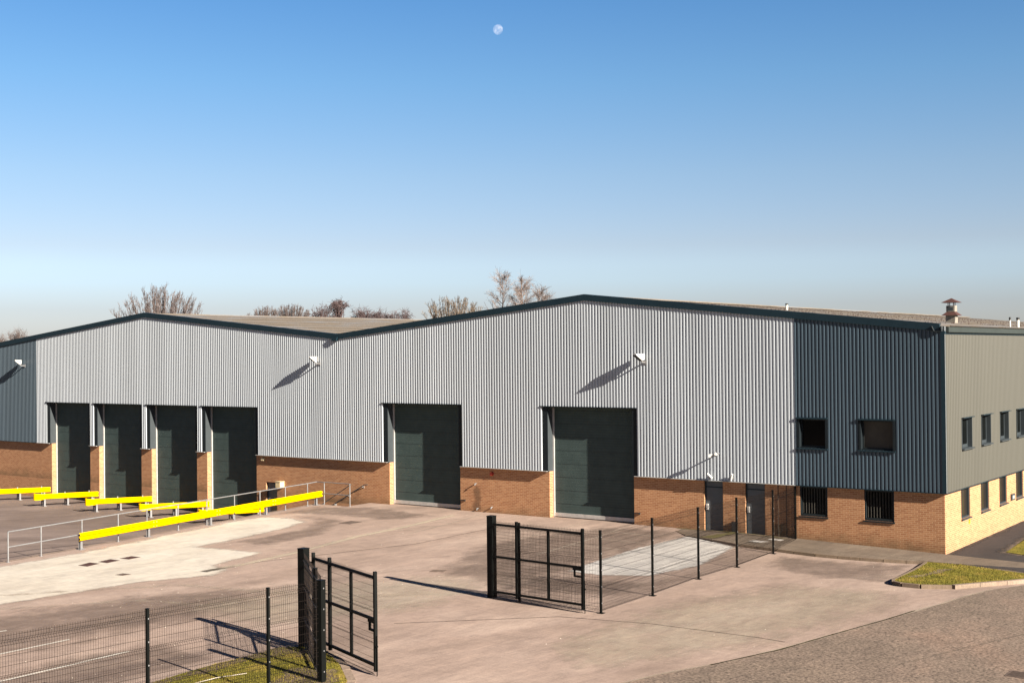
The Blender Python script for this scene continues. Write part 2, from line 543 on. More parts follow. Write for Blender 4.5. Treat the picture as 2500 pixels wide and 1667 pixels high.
def strip(name, pts, mat, w, off, feather=.04, cell=.06, zf=g):
    """painted line as a narrow ribbon mesh along pts"""
    V = []; E = []; F = []
    prev = None
    for k in range(len(pts)-1):
        a = Vector(pts[k]); b = Vector(pts[k+1]); d = b-a; n = max(1, int(d.length/.5))
        nrm = Vector((-d.y, d.x)).normalized()
        for i in range(n+(k == len(pts)-2)):
            c = a+d*i/n
            base = len(V)
            for q, e in ((-w/2-feather, 0), (-w/2+feather, 1), (w/2-feather, 1), (w/2+feather, 0)):
                P = c+nrm*q; V.append((P.x, P.y, zf(P.x, P.y)+off)); E.append(e)
            if prev is not None:
                for t in range(3): F.append((prev+t, prev+t+1, base+t+1, base+t))
            prev = base
    me = bpy.data.meshes.new(name); me.from_pydata(V, [], F); me.materials.append(mat)
    at = me.attributes.new('edge', 'FLOAT', 'POINT'); at.data.foreach_set('value', E)
    o = bpy.data.objects.new(name, me); col.objects.link(o); o['kind'] = 'structure'
    return o


def rail_x(y): return -28.2 + (y+20.95)*(-2.85/18.45)


def xr(y):                                            # edge between yard and sunken dock
    if y > -1.62: return -29.25
    if y < -24: return -28.1
    return rail_x(y)-.22


def dock_z(x, y):
    if y >= -4: return -1.05-.14*(y+4)/4.2
    t = min(1, (-4-y)/18.5)
    return -1.05+(1.05+.16)*S(t)


# far ground: a sheet out to the horizon round the site
mb = MB()
H0 = (-100, 60, -80, .3); BIG = 2500; zg = -.16
mb.quad((-BIG, -BIG, zg), (BIG, -BIG, zg), (BIG, H0[2], zg), (-BIG, H0[2], zg))
mb.quad((-BIG, 59, zg), (BIG, 59, zg), (BIG, BIG, zg), (-BIG, BIG, zg))
mb.quad((-BIG, H0[3], zg), (-62.42, H0[3], zg), (-62.42, 59, zg), (-BIG, 59, zg))
mb.quad((-.3, H0[3], zg), (BIG, H0[3], zg), (BIG, 59, zg), (-.3, 59, zg))
mb.quad((-BIG, H0[2], zg), (H0[0], H0[2], zg), (H0[0], H0[3], zg), (-BIG, H0[3], zg))
mb.quad((H0[1], H0[2], zg), (BIG, H0[2], zg), (BIG, H0[3], zg), (H0[1], H0[3], zg))
tag(mb.build('ground', M_far), kind='structure')

# yard sheet
V = []; F = []
ys = [-80+i*.5 for i in range(int(78/.5))] + [-2, -1.8, -1.62, -1.6, -1.2, -.8, -.4, 0, .3, .69]
nxs = 150
for y in ys:
    xa = xr(y)
    for i in range(nxs+1):
        t = i/nxs; x = xa+(60-xa)*(t**1.25)
        V.append((x, y, g(x, y)))
for j in range(len(ys)-1):
    for i in range(nxs):
        a = j*(nxs+1)+i; F.append((a, a+1, a+nxs+2, a+nxs+1))
me = bpy.data.meshes.new('yard'); me.from_pydata(V, [], F); me.materials.append(M_yard)
yard = bpy.data.objects.new('yard', me); col.objects.link(yard); yard['kind'] = 'structure'

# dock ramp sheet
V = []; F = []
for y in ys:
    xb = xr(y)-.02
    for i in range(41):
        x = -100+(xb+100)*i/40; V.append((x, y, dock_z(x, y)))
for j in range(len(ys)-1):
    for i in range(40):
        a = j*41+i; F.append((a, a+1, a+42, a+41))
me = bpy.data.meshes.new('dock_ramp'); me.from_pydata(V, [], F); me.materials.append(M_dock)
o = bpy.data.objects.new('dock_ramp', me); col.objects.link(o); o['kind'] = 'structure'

# retaining edge between them
mb = MB(); yy = [-24+i*.56 for i in range(41)]; yy[-1] = -1.62
for a, b in zip(yy[:-1], yy[1:]):
    za, zb = g(-29, a)+.012, g(-29, b)+.012
    mb.quad((xr(a)+.14, a, za), (xr(b)+.14, b, zb), (xr(b)-.02, b, zb), (xr(a)-.02, a, za))
    mb.quad((xr(a)-.02, a, za), (xr(b)-.02, b, zb), (xr(b)-.02, b, -1.5), (xr(a)-.02, a, -1.5))
mb.quad((-31.25, -1.62, .17), (-29.25, -1.62, .17), (-29.25, -1.62, -1.5), (-31.25, -1.62, -1.5))
tag(mb.build('retaining_wall', M_kerb), 'low concrete retaining edge between the raised yard and the sunken loading dock', 'wall')

# steps down from the yard to the dock-side door, beside the wall
mb = MB()
for i in range(6):
    mb.box(-29.25-.33*(i+1), -29.25-.33*i, -1.58, .1, -1.5, .16-.2*(i+.5))
tag(mb.build('concrete_steps', M_kerb), 'concrete steps going down to the dock door beside the brick wall', 'steps')

# surfaces of the yard
drape('concrete_apron', [(-27.5, -22.6), (-27.87, -18.11), (-28.75, -13.77), (-29.3, -10.48), (-29.9, -8.19), (-29.95, -6.82), (-28.5, -6.3),
      (-26.83, -6.86), (-25.97, -8.9), (-25.1, -13.79), (-25.05, -14.52), (-21.67, -14.22), (-21.12, -17.19), (-19.9, -17.6),
      (-19.5, -18.66), (-19.9, -19.82), (-20.55, -21.18), (-20.78, -23.39), (-20.96, -25.87), (-21.3, -30), (-27, -30), (-28.2, -26)], M_conc, .006, .7, .3)
drape('concrete_patch', [(-9.6, -11.4), (-9.91, -8.66), (-10.19, -5.51), (-10.08, -1.85), (-9.69, -1.6), (-7.45, -2.75), (-6.3, -7.92), (-6.7, -10.7), (-8.15, -11.49)], M_conc2, .006, .5, .15)
drape('tyre_stain', [(-15.9, -8), (-14.5, -1.2), (-10.6, -.8), (-10.2, -5), (-9.9, -9), (-9.6, -12.5), (-6.2, -11.8), (-5.4, -8), (-5.6, -14), (-8.4, -15.6), (-13.5, -14)], M_stain, .004, 1.2, .4)
drape('tyre_stain', [(-5.3, -3.4), (-.6, -2.3), (.2, -7.2), (-1.8, -7.6), (-4.6, -6.2)], M_stain, .004, 1.2, .3)
drape('tyre_stain', [(-20, -29), (-18.6, -22), (-16.5, -19.5), (-14, -21), (-14.5, -27), (-15, -34), (-20, -36)], M_stain, .004, 2.2, .5)
drape('tyre_stain', [(-12.7, -37), (-13.3, -29), (-12.6, -26.5), (-10, -26.6), (-9.9, -37)], M_stain, .004, 1.0, .4)
drape('tyre_stain', [(-29, -5.4), (-25.5, -5.5), (-23.2, -9.5), (-23, -13), (-24.8, -13), (-25.2, -9), (-26.5, -6.3), (-28.9, -5.9)], M_stain, .004, 1.0, .3)
drape('tyre_stain', [(-30.3, -5.5), (-27.5, -4.4), (-24, -4.5), (-23, -2), (-28, -1.2), (-30.5, -2.6)], M_stain, .004, .9, .3)
drape('sand_film', [(-16, -19), (-12.5, -14), (-10, -15), (-9.4, -19), (-12, -24), (-16, -23)], M_sand, .005, 2.0, .4)
drape('sand_film', [(-4, -15), (-2, -9.5), (1, -9), (2, -11), (.8, -18), (-1.5, -23), (-4, -21)], M_sand, .005, 2.0, .4)
M_seam = overlay(ground_mat('pale_seam', [(.33, .27, .21), (.37, .31, .24), (.41, .345, .27)], speck=.1), 3, .7, .5, .75)
drape('tyre_track', [(-9.6, -16.2), (-13.5, -19.5), (-19, -20.5), (-24, -27)], M_sand, .0065, .5, .25, line=.18)
drape('tyre_track', [(-9.6, -18.6), (-13, -21.6), (-18, -23), (-22.5, -29)], M_sand, .0065, .5, .25, line=.16)
strip('surface_seam', [(-20.35, -18.4), (-20.35, -16.4), (-20.71, -13.26), (-21.58, -9.21), (-21.8, -5.86), (-22.5, -1.5)], M_seam, .40, .006, .12)
strip('surface_joint', [(-9, -21.2), (-5.6, -17.9), (-2.9, -17.3), (.3, -17.25), (1.1, -17.35)], M_crack, .035, .008, .03)

# painted lines
def mark(pts, m=M_mark2, w=.09): return strip('road_marking', pts, m, w, .010, .02)
mark([(-15.08, -34.6), (-15.08, -29.58), (-15.03, -27.56)], M_mark, .10)
mark([(-12.6, -36.5), (-12.56, -31.18), (-12.53, -27.55)], M_mark, .10)
mark([(-17.56, -33.5), (-17.54, -28.03), (-17.48, -27.86)], M_mark, .10)
mark([(-15.35, -6.09), (-15.6, -3), (-15.88, -.3)])
mark([(-12.49, -9.09), (-12.81, -6.25), (-12.95, -4.35), (-13.3, -2.2), (-13.6, -.4)])
mark([(-12.81, -6.25), (-10.36, -6.32)])
mark([(-12.87, -4.35), (-10.6, -4.42)])
mark([(-13.33, -2.35), (-11.0, -2.57)])
mark([(-20.87, -7.72), (-20.25, -7.33), (-20.6, -5.2), (-20.72, -4.28), (-20.97, -3.0), (-21.6, -.5)])
for a, b in (((-21.55, -6.7), (-20.4, -6.4)), ((-21.65, -5.3), (-20.6, -5.1)), ((-21.75, -3.9), (-20.8, -3.7)), ((-21.9, -2.5), (-21.0, -2.5))): mark([a, b], M_mark2, .07)
strip('surface_joint', [(-20.3, -16.0), (-18.2, -9.5), (-18.3, -3.5)], M_crack, .03, .008, .03)
for q in ((-12.0, -24.6, .35), (-10.6, -22.3, .3), (-14.1, -17.7, .5), (-16.6, -18.9, .25), (-1.9, -13.2, .3), (-3.2, -5.1, .25), (-24.4, -3.2, .2), (-18.2, -12.8, .3), (-6.2, -21.3, .25)):
    drape('paint_scuff', [(q[0], q[1]), (q[0]+.1, q[1]+q[2])], M_mark2, .009, .1, .04, line=.02)

# scattered pale chips and grit lying on the yard
mb = MB()
for i in range(420):
    if i < 250: x = random.uniform(-22, -10); y = random.uniform(-32, -13)
    elif i < 360: x = random.uniform(-30, -8); y = random.uniform(-14, -1)
    else: x = random.uniform(-5, 1.5); y = random.uniform(-24, -2.6)
    s = random.uniform(.005, .017); z = g(x, y)+.002
    a = random.random()*pi
    p = [(x+s*cos(a+k*2.1)*random.uniform(.6, 1.3), y+s*sin(a+k*2.1)*1.3, z) for k in range(3)]
    top = (x, y, z+s*.8)
    for k in range(3): mb.poly([p[k], p[(k+1) % 3], top])
M_chip = paint('stone_chip', (0.471, 0.426, 0.365), .8, var=.3, vs=2)
tag(mb.build('gravel', M_chip), 'pale stone chips and grit scattered over the yard', 'gravel', kind='stuff')

# pavement in front of the wall, raised by a kerb
def pv(x, y): return g(x, y)+.10*S((x+11.2)/3.4)
PAVE = [(-11.3, .2), (-11.1, -.6), (-10.07, -1.61), (-8.6, -2.15), (-7.46, -2.43), (-5.93, -2.39), (-4.22, -2.38), (-1.69, -2.11), (-.11, -1.75), (1.17, -1.75), (2.14, -2.01), (3.36, -2.42), (4.4, -2.9)]
PAVE_T = PAVE + [(4.6, 1.3), (2.4, 1.46), (1.64, 1.83), (1.36, 5.69), (1.3, 60), (-.2, 60), (-.2, .2)]
def solid_sheet(name, pts, mat, zf, off):             # flat sheet clipped exactly to a polygon
    from mathutils.geometry import tessellate_polygon
    dens = []
    n = len(pts)
    for i in range(n):
        a = Vector(pts[i]); b = Vector(pts[(i+1) % n]); k = max(1, int((b-a).length/.8))
        for t in range(k): dens.append(a+(b-a)*t/k)
    tri = tessellate_polygon([[Vector((p.x, p.y, 0)) for p in dens]])
    mb = MB(); mb.v = [(p.x, p.y, zf(p.x, p.y)+off) for p in dens]; mb.f = [tuple(t) for t in tri]; mb.m = [0]*len(tri)
    me = bpy.data.meshes.new(name); me.from_pydata(mb.v, [], mb.f); me.materials.append(mat)
    import bmesh
    bm = bmesh.new(); bm.from_mesh(me); bmesh.ops.recalc_face_normals(bm, faces=bm.faces)
    if sum(f.normal.z for f in bm.faces) < 0: bmesh.ops.reverse_faces(bm, faces=bm.faces)
    bm.to_mesh(me); bm.free()
    o = bpy.data.objects.new(name, me); col.objects.link(o); o['kind'] = 'structure'
    return o
solid_sheet('pavement', PAVE_T, M_pave, pv, 0.006)
drape('tarmac_overlay', [(-3.2, .1), (-2.6, -1.95), (-.11, -1.65), (3.3, -2.3), (4.4, -2.7), (4.5, 1.2), (2.3, 1.4), (1.55, 1.8), (1.3, 5.7), (1.25, 59), (-.1, 59), (-.12, .1)], overlay(M_path, 1.2, .5, .5), .012, 1.0, .3, zf=pv)
mb = MB()
for a, b in zip(PAVE[1:-1], PAVE[2:]):
    va = Vector(a); vb = Vector(b); n = max(1, round((vb-va).length/.9))
    for k in range(n):
        p = va+(vb-va)*k/n; q = va+(vb-va)*(k+1)/n; e = (q-p)*.012
        p = p+e; q = q-e
        nr = Vector((q.y-p.y, -(q.x-p.x))).normalized()*.11
        zt = pv(p.x, p.y)+.012; zu = pv(q.x, q.y)+.012
        P = [(p.x, p.y), (q.x, q.y), (q.x+nr.x, q.y+nr.y), (p.x+nr.x, p.y+nr.y)]
        mb.quad((*P[0], zt), (*P[3], zt), (*P[2], zu), (*P[1], zu))
        mb.quad((*P[3], zt), (*P[3], -.3), (*P[2], -.3), (*P[2], zu))
        mb.quad((*P[0], zt), (*P[0], -.3), (*P[3], -.3), (*P[3], zt)); mb.quad((*P[1], zu), (*P[2], zu), (*P[2], -.3), (*P[1], -.3))
M_kerbdark = ground_mat('dirty_kerb', [(0.0912, 0.0684, 0.0456), (0.144, 0.106, 0.076), (0.205, 0.152, 0.114)], speck=.2)
tag(mb.build('kerb', M_kerbdark), kind='structure')
for P in ([(-6.95, -.75), (-6.15, -.62), (-6.2, -.25), (-6.9, -.35)], [(-7.35, -1.7), (-6.5, -1.55), (-6.6, -1.15), (-7.3, -1.25)], [(-5.9, -.55), (-5.05, -.5), (-5.1, -.1), (-5.8, -.12)], [(-6.4, -2.2), (-4.6, -2.1), (-4.9, -1.5), (-6.0, -1.7)]):
    drape('paving_repair', P, M_conc2, .018, .12, .06, zf=pv)
drape('moss_patch', [(-9.4, -1.9), (-8.95, .05), (-8.6, .05), (-8.75, -2.0)], M_moss, .018, .3, .08, zf=pv)
strip('moss_line', [(-11.5, .02), (-9, .02), (-6, .02), (-3, .02), (-.2, .02)], M_moss, .12, .02, .06, zf=pv)

# road on the right
ROAD = [(-2.6, -32), (-.9, -25.6), (-.68, -24.72), (-.03, -22.14), (.85, -19.92), (1.48, -17.4), (2.0, -14.99), (2.4, -12.74), (2.96, -9.97), (3.4, -6.34), (3.89, -4.55), (4.7, -3.0), (5.4, 0), (5.4, 60), (22, 60), (40, -10), (40, -79), (-14, -79), (-8, -50)]
solid_sheet('road', ROAD, M_road, g, .008)
strip('road_edge_band', ROAD[:10], M_sand, .14, .012, .05)
strip('road_edge_weeds', [(.6, -20.6), (1.35, -18.2), (1.75, -16.1), (2.3, -13.4), (2.6, -11.6)], M_moss, .05, .014, .05)
strip('surface_joint', [(4.2, -18.6), (5.2, -15.4), (6.1, -12.8)], M_sand, .05, .014, .04)

# raised grass corner with kerb stones
def gz2(x, y): return g(x, y)+.11
GR1 = [(-.11, -1.90), (.18, -4.5), (.46, -7.1), (.62, -7.55), (.95, -7.75), (1.5, -7.75), (2.3, -7.15), (2.77, -6.0), (3.3, -4.8), (3.9, -3.5), (4.35, -2.98), (3.36, -2.54), (2.14, -2.15), (1.17, -1.88)]
GR2 = [(1.64, 1.9), (1.42, 5.69), (1.36, 60), (4.9, 60), (4.9, 1.2), (2.4, 1.55)]
GR3 = [(-5.6, -26.75), (-6.81, -25.72), (-7.69, -25.15), (-8.34, -24.85), (-9.0, -24.85), (-9.45, -25.3), (-9.35, -26.3), (-9.45, -27.2), (-9.40, -28.4), (-9.3, -29.3), (-9.3, -36), (-8, -44), (-3.2, -44), (-3.6, -34), (-4.4, -29.5), (-4.9, -27.9)]


def turf(name, pts, zf, blades, label, dens_box, edge_soil=False):
    solid = MB()
    x0, x1 = min(p[0] for p in pts), max(p[0] for p in pts)
    y0, y1 = min(p[1] for p in pts), max(min(p[1] for p in pts), min(max(p[1] for p in pts), dens_box[3]))
    o = solid_sheet(name, pts, M_turf, zf, .004)
    me = o.data
    import bmesh
    bm = bmesh.new(); bm.from_mesh(me)
    n = 0; tries = 0
    while n < blades and tries < blades*8:
        tries += 1
        x = random.uniform(dens_box[0], dens_box[1]); y = random.uniform(dens_box[2], dens_box[3])
        if not inside(pts, x, y): continue
        h = random.uniform(.02, .055); a = random.random()*2*pi; w = random.uniform(.004, .011)
        z = zf(x, y)+.002
        lx, ly = random.uniform(-.03, .03), random.uniform(-.03, .03)
        v = [bm.verts.new((x-w*cos(a), y-w*sin(a), z)), bm.verts.new((x+w*cos(a), y+w*sin(a), z)), bm.verts.new((x+lx, y+ly, z+h))]
        f = bm.faces.new(v); f.material_index = 1; n += 1
    me.materials.append(M_blade)
    bm.to_mesh(me); bm.free()
    tag(o, label, 'grass', kind='stuff')
    return o


turf('grass', GR1, gz2, 9000, 'yellow-green grass on the raised corner between yard and pavement', (-.2, 4.4, -8, -1.7))
turf('grass', GR2, gz2, 5000, 'grass strip beside the tarmac path along the side wall', (1.3, 4.9, 1.2, 12))
turf('grass', GR3, lambda x, y: g(x, y)+.05, 26000, 'mossy grass island under the black fence in the foreground', (-9.6, -3.2, -34, -24.7))
drape('bare_soil', [(.75, -3.2), (1.15, -2.9), (1.0, -4.9), (.9, -6.2), (.55, -6.0), (.75, -4.6)], M_soil, .122, .35, .1)
drape('bare_soil', [(-9.45, -25.3), (-8.4, -24.85), (-7.2, -25.6), (-7.6, -26.0), (-8.6, -25.5), (-9.0, -26.5), (-8.9, -29.5), (-9.3, -29.5)], M_soil, .060, .5, .1)
drape('bare_soil', [(-7.6, -26.6), (-6.6, -26.2), (-5.7, -27.0), (-5.9, -28.5), (-6.9, -28.2)], M_soil, .060, .6, .1)

def kerbline(pts, w, h, mat, closed=False, step=.9, inward=0):
    mb = MB()
    for a, b in zip(pts[:-1], pts[1:]):
        va = Vector(a); vb = Vector(b); n = max(1, round((vb-va).length/step))
        for k in range(n):
            p = va+(vb-va)*k/n; q = va+(vb-va)*(k+1)/n; e = (q-p)*.012
            nr = Vector((q.y-p.y, -(q.x-p.x))).normalized()*w
            c = (p+q)/2+nr/2; z = g(c.x, c.y)
            d = (q-p)/2*.985
            mb.obox((c.x, c.y, z+h/2-.1+random.uniform(-.006, .006)), (d.x, d.y, (g(q.x, q.y)-g(p.x, p.y))/2), (nr.x/2, nr.y/2, 0), (0, 0, h/2+.1))
    return mb
tag(kerbline(GR1[:7][::-1], -.10, .125, None).build('kerb', M_kerbdark), kind='structure')
tag(kerbline(GR1[6:11][::-1], -.15, .135, None, step=1.0).build('kerb', M_kerb), kind='structure')
tag(kerbline([GR3[-1], GR3[0]]+GR3[1:5], .2, .058, None, step=.6).build('kerb', M_kerb), kind='structure')
tag(kerbline(GR3[13:], .2, .058, None, step=.8).build('kerb', M_kerb), kind='structure')
tag(kerbline(GR2[3:5], .13, .125, None).build('kerb', M_kerb), kind='structure')

# stick on the grass
mb = MB(); mb.tube([(-8.35, -29.0, .235), (-8.3, -28.3, .245), (-8.05, -27.6, .235)], [.014, .012, .008], 5)
M_stick = paint('pale_stick', (0.38, 0.334, 0.274), .8)
tag(mb.build('stick', M_stick), 'thin pale stick lying on the foreground grass behind the fence', 'stick')

# ------------------------------------------------------------------ warehouse
WH = empty('warehouse', (0, 0, 0), 'twin-gabled warehouse clad in ribbed silver and dark slate metal above buff brick', 'warehouse')
ZC = 2.31                                             # underside of the cladding
XE, XV, XA1, XA2, XL = .02, -31.3, -46.9, -16.06, -62.45
ZA, ZVL, ZEV = 10.24, 8.70, 8.56                      # roof heights at apex, valley, eave


def roof_z(x):
    if x >= XA2: return ZA+(ZEV-ZA)*(x-XA2)/(XE-XA2)
    if x >= XV: return ZVL+(ZA-ZVL)*(x-XV)/(XA2-XV)
    if x >= XA1: return ZA+(ZVL-ZA)*(x-XA1)/(XV-XA1)
    return ZEV+(ZA-ZEV)*(x-XL)/(XA1-XL)


# openings: (x0, x1, head z, foot z, brick x0, brick x1)
DOCKS = [(-56.66, -52.18, 4.885), (-51.82, -47.24, 4.885), (-46.82, -42.28, 4.885), (-41.94, -37.36, 4.885)]
BIGD = [(-28.2, -23.13, 5.26), (-18.44, -13.42, 5.26)]
WINU = [(-5.93, -4.66), (-3.38, -1.93)]
WZ = (3.82, 5.02)


def ribbed(a0, a1, pitch, zlo, zhi, openings, mk, depth=.034):
    """trapezoid sheet; mk(a, d, z) gives the point (d = 0 at the crest, 1 in the pan)"""
    mb = MB()
    n = int(round((a1-a0)/pitch)); p = (a1-a0)/n
    prof = [(0, 0), (.40, 0), (.53, 1), (.87, 1), (1, 0)]
    for k in range(n):
        for (u0, d0), (u1, d1) in zip(prof[:-1], prof[1:]):
            b0 = a0+(k+u0)*p; b1 = a0+(k+u1)*p; mid = (b0+b1)/2
            spans = [[zlo, None]]
            for (o0, o1, z0, z1) in openings:
                if o0 < mid < o1:
                    new = []
                    for lo, hi in spans:
                        if hi is None:
                            if z0 > lo+.01: new.append([lo, z0])
                            new.append([z1, None])
                        else: new.append([lo, hi])
                    spans = new
            for lo, hi in spans:
                t0 = zhi(b0) if hi is None else hi; t1 = zhi(b1) if hi is None else hi
                mb.quad(mk(b0, d0, lo), mk(b1, d1, lo), mk(b1, d1, t1), mk(b0, d0, t0))
    return mb


ops = [(a, b, -2, z) for a, b, z in DOCKS+BIGD]
fr = lambda a, d, z: (a, d*.048, z)
top = lambda x: roof_z(x)-.06
part = lambda mb, name, mat, par=WH, **k: mb.build(name, mat, par, **k)
o = part(ribbed(-57.72, -6.02, .1527, ZC, top, ops, fr), 'silver_cladding', M_silver)
o = part(ribbed(-6.02, -.02, .1527, ZC, top, [(a, b, WZ[0], WZ[1]) for a, b in WINU], fr), 'slate_cladding', M_dark)
o['label'] = 'dark slate ribbed panel at the right-hand corner'
o = part(ribbed(-62.4, -57.72, .1527, ZC, top, [], fr), 'slate_cladding', M_dark)
o['label'] = 'dark slate ribbed panel at the far left end'
# side cladding (x = 0 face)
SW = [(2.03, 3.42), (4.72, 6.09), (7.46, 8.86), (10.16, 11.56), (12.9, 14.3), (15.6, 17.0)]
sd = lambda a, d, z: (-d*.02, a, z)
o = part(ribbed(.0, 60, .2, ZC, lambda y: 8.36, [(a, b, 3.80, 5.03) for a, b in SW], sd), 'side_cladding', M_side)
o['label'] = 'grey-green finely ribbed cladding of the side wall'
# corner trim and flashings
mb = MB(); mb.box(-.14, .012, -.012, .0, ZC, 8.42).box(.0, .012, 0, .1, ZC, 8.42)
part(mb, 'corner_flashing', M_trim)
mb = MB(); mb.box(.012, .016, .005, .03, ZC, 8.36)
part(mb, 'corner_edge_strip', M_sil)


def segs(x0, x1, cuts):
    out = []; a = x0
    for c0, c1 in sorted(cuts):
        if c0 > a: out.append((a, min(c0, x1)))
        a = max(a, c1)
    if a < x1: out.append((a, x1))
    return out
cuts = [(a+.0, b-.0) for a, b, z in DOCKS+BIGD]
for a, b in segs(-57.72, -6.02, cuts):
    ra = .27 if any(abs(b-c) < .1 for c, d, z in DOCKS+BIGD) else 0
    la = .12 if any(abs(a-d) < .1 for c, d, z in DOCKS+BIGD) else 0
    mb = MB(); mb.box(a-la, b+ra, -.035, .17, ZC-.028, ZC-.003); part(mb, 'drip_flashing', M_sil)
part(MB().box(-62.4, -57.72, -.035, .17, ZC-.028, ZC-.003), 'slate_drip_flashing', M_trim)
mb = MB(); mb.box(-6.02, .035, -.035, .11, ZC-.028, ZC-.003)
mb.box(-.0, .035, .11, 60, ZC-.028, ZC-.003)
part(mb, 'slate_drip_flashing', M_trim)

# brick walls ---------------------------------------------------------------
BY = .17
mb = MB()
bo = [(a+.29, b-.24) for a, b, z in DOCKS+BIGD]
PD = [(-10.235, -9.355), (-8.34, -7.45)]
walls = bo+[(-36.87, -36.01)]+PD
for a, b in segs(-62.3, -6.06, walls):
    part(MB().box(a, b, BY, .66, -1.6, ZC-.03), 'brick_wall' if b-a > 1.2 else 'brick_pier', M_brick)
part(MB().box(-36.87, -36.01, BY, .66, .84, ZC-.03), 'brick_lintel', M_brick)
LW = [(-5.905, -4.735), (-3.23, -2.04)]
mb.extrude([(-6.06, -.6), (-.1, -.6), (-.1, ZC-.03)]+[q for a, b in LW[::-1] for q in ((b, ZC-.03), (b, 1.07), (a, 1.07), (a, ZC-.03))]+[(-6.06, ZC-.03)], (0, .12, 0), (0, .5, 0), (1, 0, 0))
part(mb, 'brick_wall', M_brick)
# side brick wall
mb = MB()
SL = [(2.18, 3.36), (4.88, 6.06), (7.63, 8.79), (10.3, 11.5), (13.0, 14.2), (15.7, 16.9)]
mb.extrude([(.5, -.6), (60, -.6), (60, ZC-.03)]+[q for a, b in SL[::-1] for q in ((b, ZC-.03), (b, 1.08), (a, 1.08), (a, ZC-.03))]+[(.5, ZC-.03)], (-.1, 0, 0), (-.5, 0, 0), (0, 1, 0))
o = part(mb, 'brick_wall', M_brick); o['label'] = 'brick wall of the sunlit side'
# soldier course under the low windows is flush pattern; back volume closes the shell
mb = MB()
mb.quad((-62.3, 60, -1), (-.1, 60, -1), (-.1, 60, 8.6), (-62.3, 60, 8.6))
mb.quad((-62.4, 0, -1.6), (-62.4, 60, -1.6), (-62.4, 60, 8.5), (-62.4, 0, 8.5))
part(mb, 'rear_wall', M_side)
mb = MB(); mb.box(-62.2, -.6, .70, .8, -1.6, 8.3); mb.box(-.7, -.6, .8, 59.8, -1.6, 8.3)
part(mb, 'inner_lining', M_black2)

# loading doors --------------------------------------------------------------
RY = .53                                              # face of the doors
def loading_door(x0, x1, zh, zf, name, label=None):
    mb = MB(); mb.box(x0+.20, x1-.15, RY, RY+.06, zf, zh+.1)
    d = part(mb, name, M_door)
    if label: d['label'] = label
    bx0, bx1 = x0+.29, x1-.24
    # flat surround of the cladding opening
    mb = MB(); mb.box(x0, bx0, .045, .075, ZC-.03, zh); mb.box(bx1, x1, .045, .075, ZC-.03, zh)
    mb.box(x0-.1, x1, -.03, .075, zh-.005, zh+.035)
    part(mb, 'door_surround', M_surround, d)
    mb = MB(); mb.box(bx0-.06, bx0, .075, RY-.075, ZC-.03, zh); mb.box(bx1, bx1+.06, .075, RY-.075, ZC-.03, zh)
    mb.box(bx0, bx1, .075, RY-.005, zh-.03, zh-.005)
    part(mb, 'jamb_lining', M_jamb, d)
    part(MB().box(bx0-.03, bx0+.07, RY-.07, RY-.004, zf, zh-.04), 'guide_rail', M_alu, d)
    part(MB().box(bx1-.05, bx1+.03, RY-.07, RY-.004, zf, zh-.04), 'guide_rail', M_alu, d)
    mb = MB()
    z = zf+.6
    while z < zh-.1: mb.box(bx0+.07, bx1-.05, RY-.003, RY-.0005, z, z+.012); z += .61
    part(mb, 'panel_joint', M_frame, d)
    return d, bx0, bx1
for x0, x1, zh in DOCKS: loading_door(x0, x1, zh, -1.25, 'loading_door')
for i, (x0, x1, zh) in enumerate(BIGD):
    d, bx0, bx1 = loading_door(x0, x1, zh, .19, 'loading_door', 'tall level-access sectional door with a pale bottom rail')
    mb = MB(); mb.box(bx0+.02, bx1-.01, RY-.05, RY-.006, .205, .37); part(mb, 'bottom_rail', M_alu, d)
    mb = MB(); mb.box(bx0, bx1, RY-.03, RY+.05, .15, .20); part(mb, 'rubber_seal', M_black2, d)
    mb = MB(); mb.box(bx1+.25, bx1+.31, .10, BY, .62, .70).box(bx1+.04, bx1+.30, .125, .165, .64, .68)
    part(mb, 'latch', M_black2, d)

# personnel doors -------------------------------------------------------------
def pdoor(x0, x1, z0, z1, yf, top_panel):
    mb = MB(); mb.box(x0+.05, x1-.05, yf, yf+.05, z0+.04, z1-.05)
    d = part(mb, 'door', M_pers)
    mb = MB(); mb.box(x0, x0+.05, yf-.03, yf+.05, z0, z1); mb.box(x1-.05, x1, yf-.03, yf+.05, z0, z1); mb.box(x0+.05, x1-.05, yf-.03, yf+.05, z1-.05, z1)
    part(mb, 'frame', M_trim, d)
    if top_panel:
        mb = MB(); mb.box(x0+.05, x1-.05, yf-.012, yf-.001, z1-.3, z1-.25); part(mb, 'transom', M_trim, d)
    return d
for k, (x0, x1) in enumerate(PD):
    d = pdoor(x0, x1, .12-.08*k, ZC-.035, BY+.12, True)
    mb = MB(); z = 1.16; xx = x0+.1
    mb.box(xx-.035, xx+.05, BY+.03, BY+.12, z-.12, z+.12).bar((xx+.02, BY+.0, z), (xx+.14, BY+.0, z), .025)
    part(mb, 'handle', M_alu, d)
d = pdoor(-36.87, -36.01, -1.2, .84, BY+.12, False)
d['label'] = 'door below yard level at the foot of the steps'

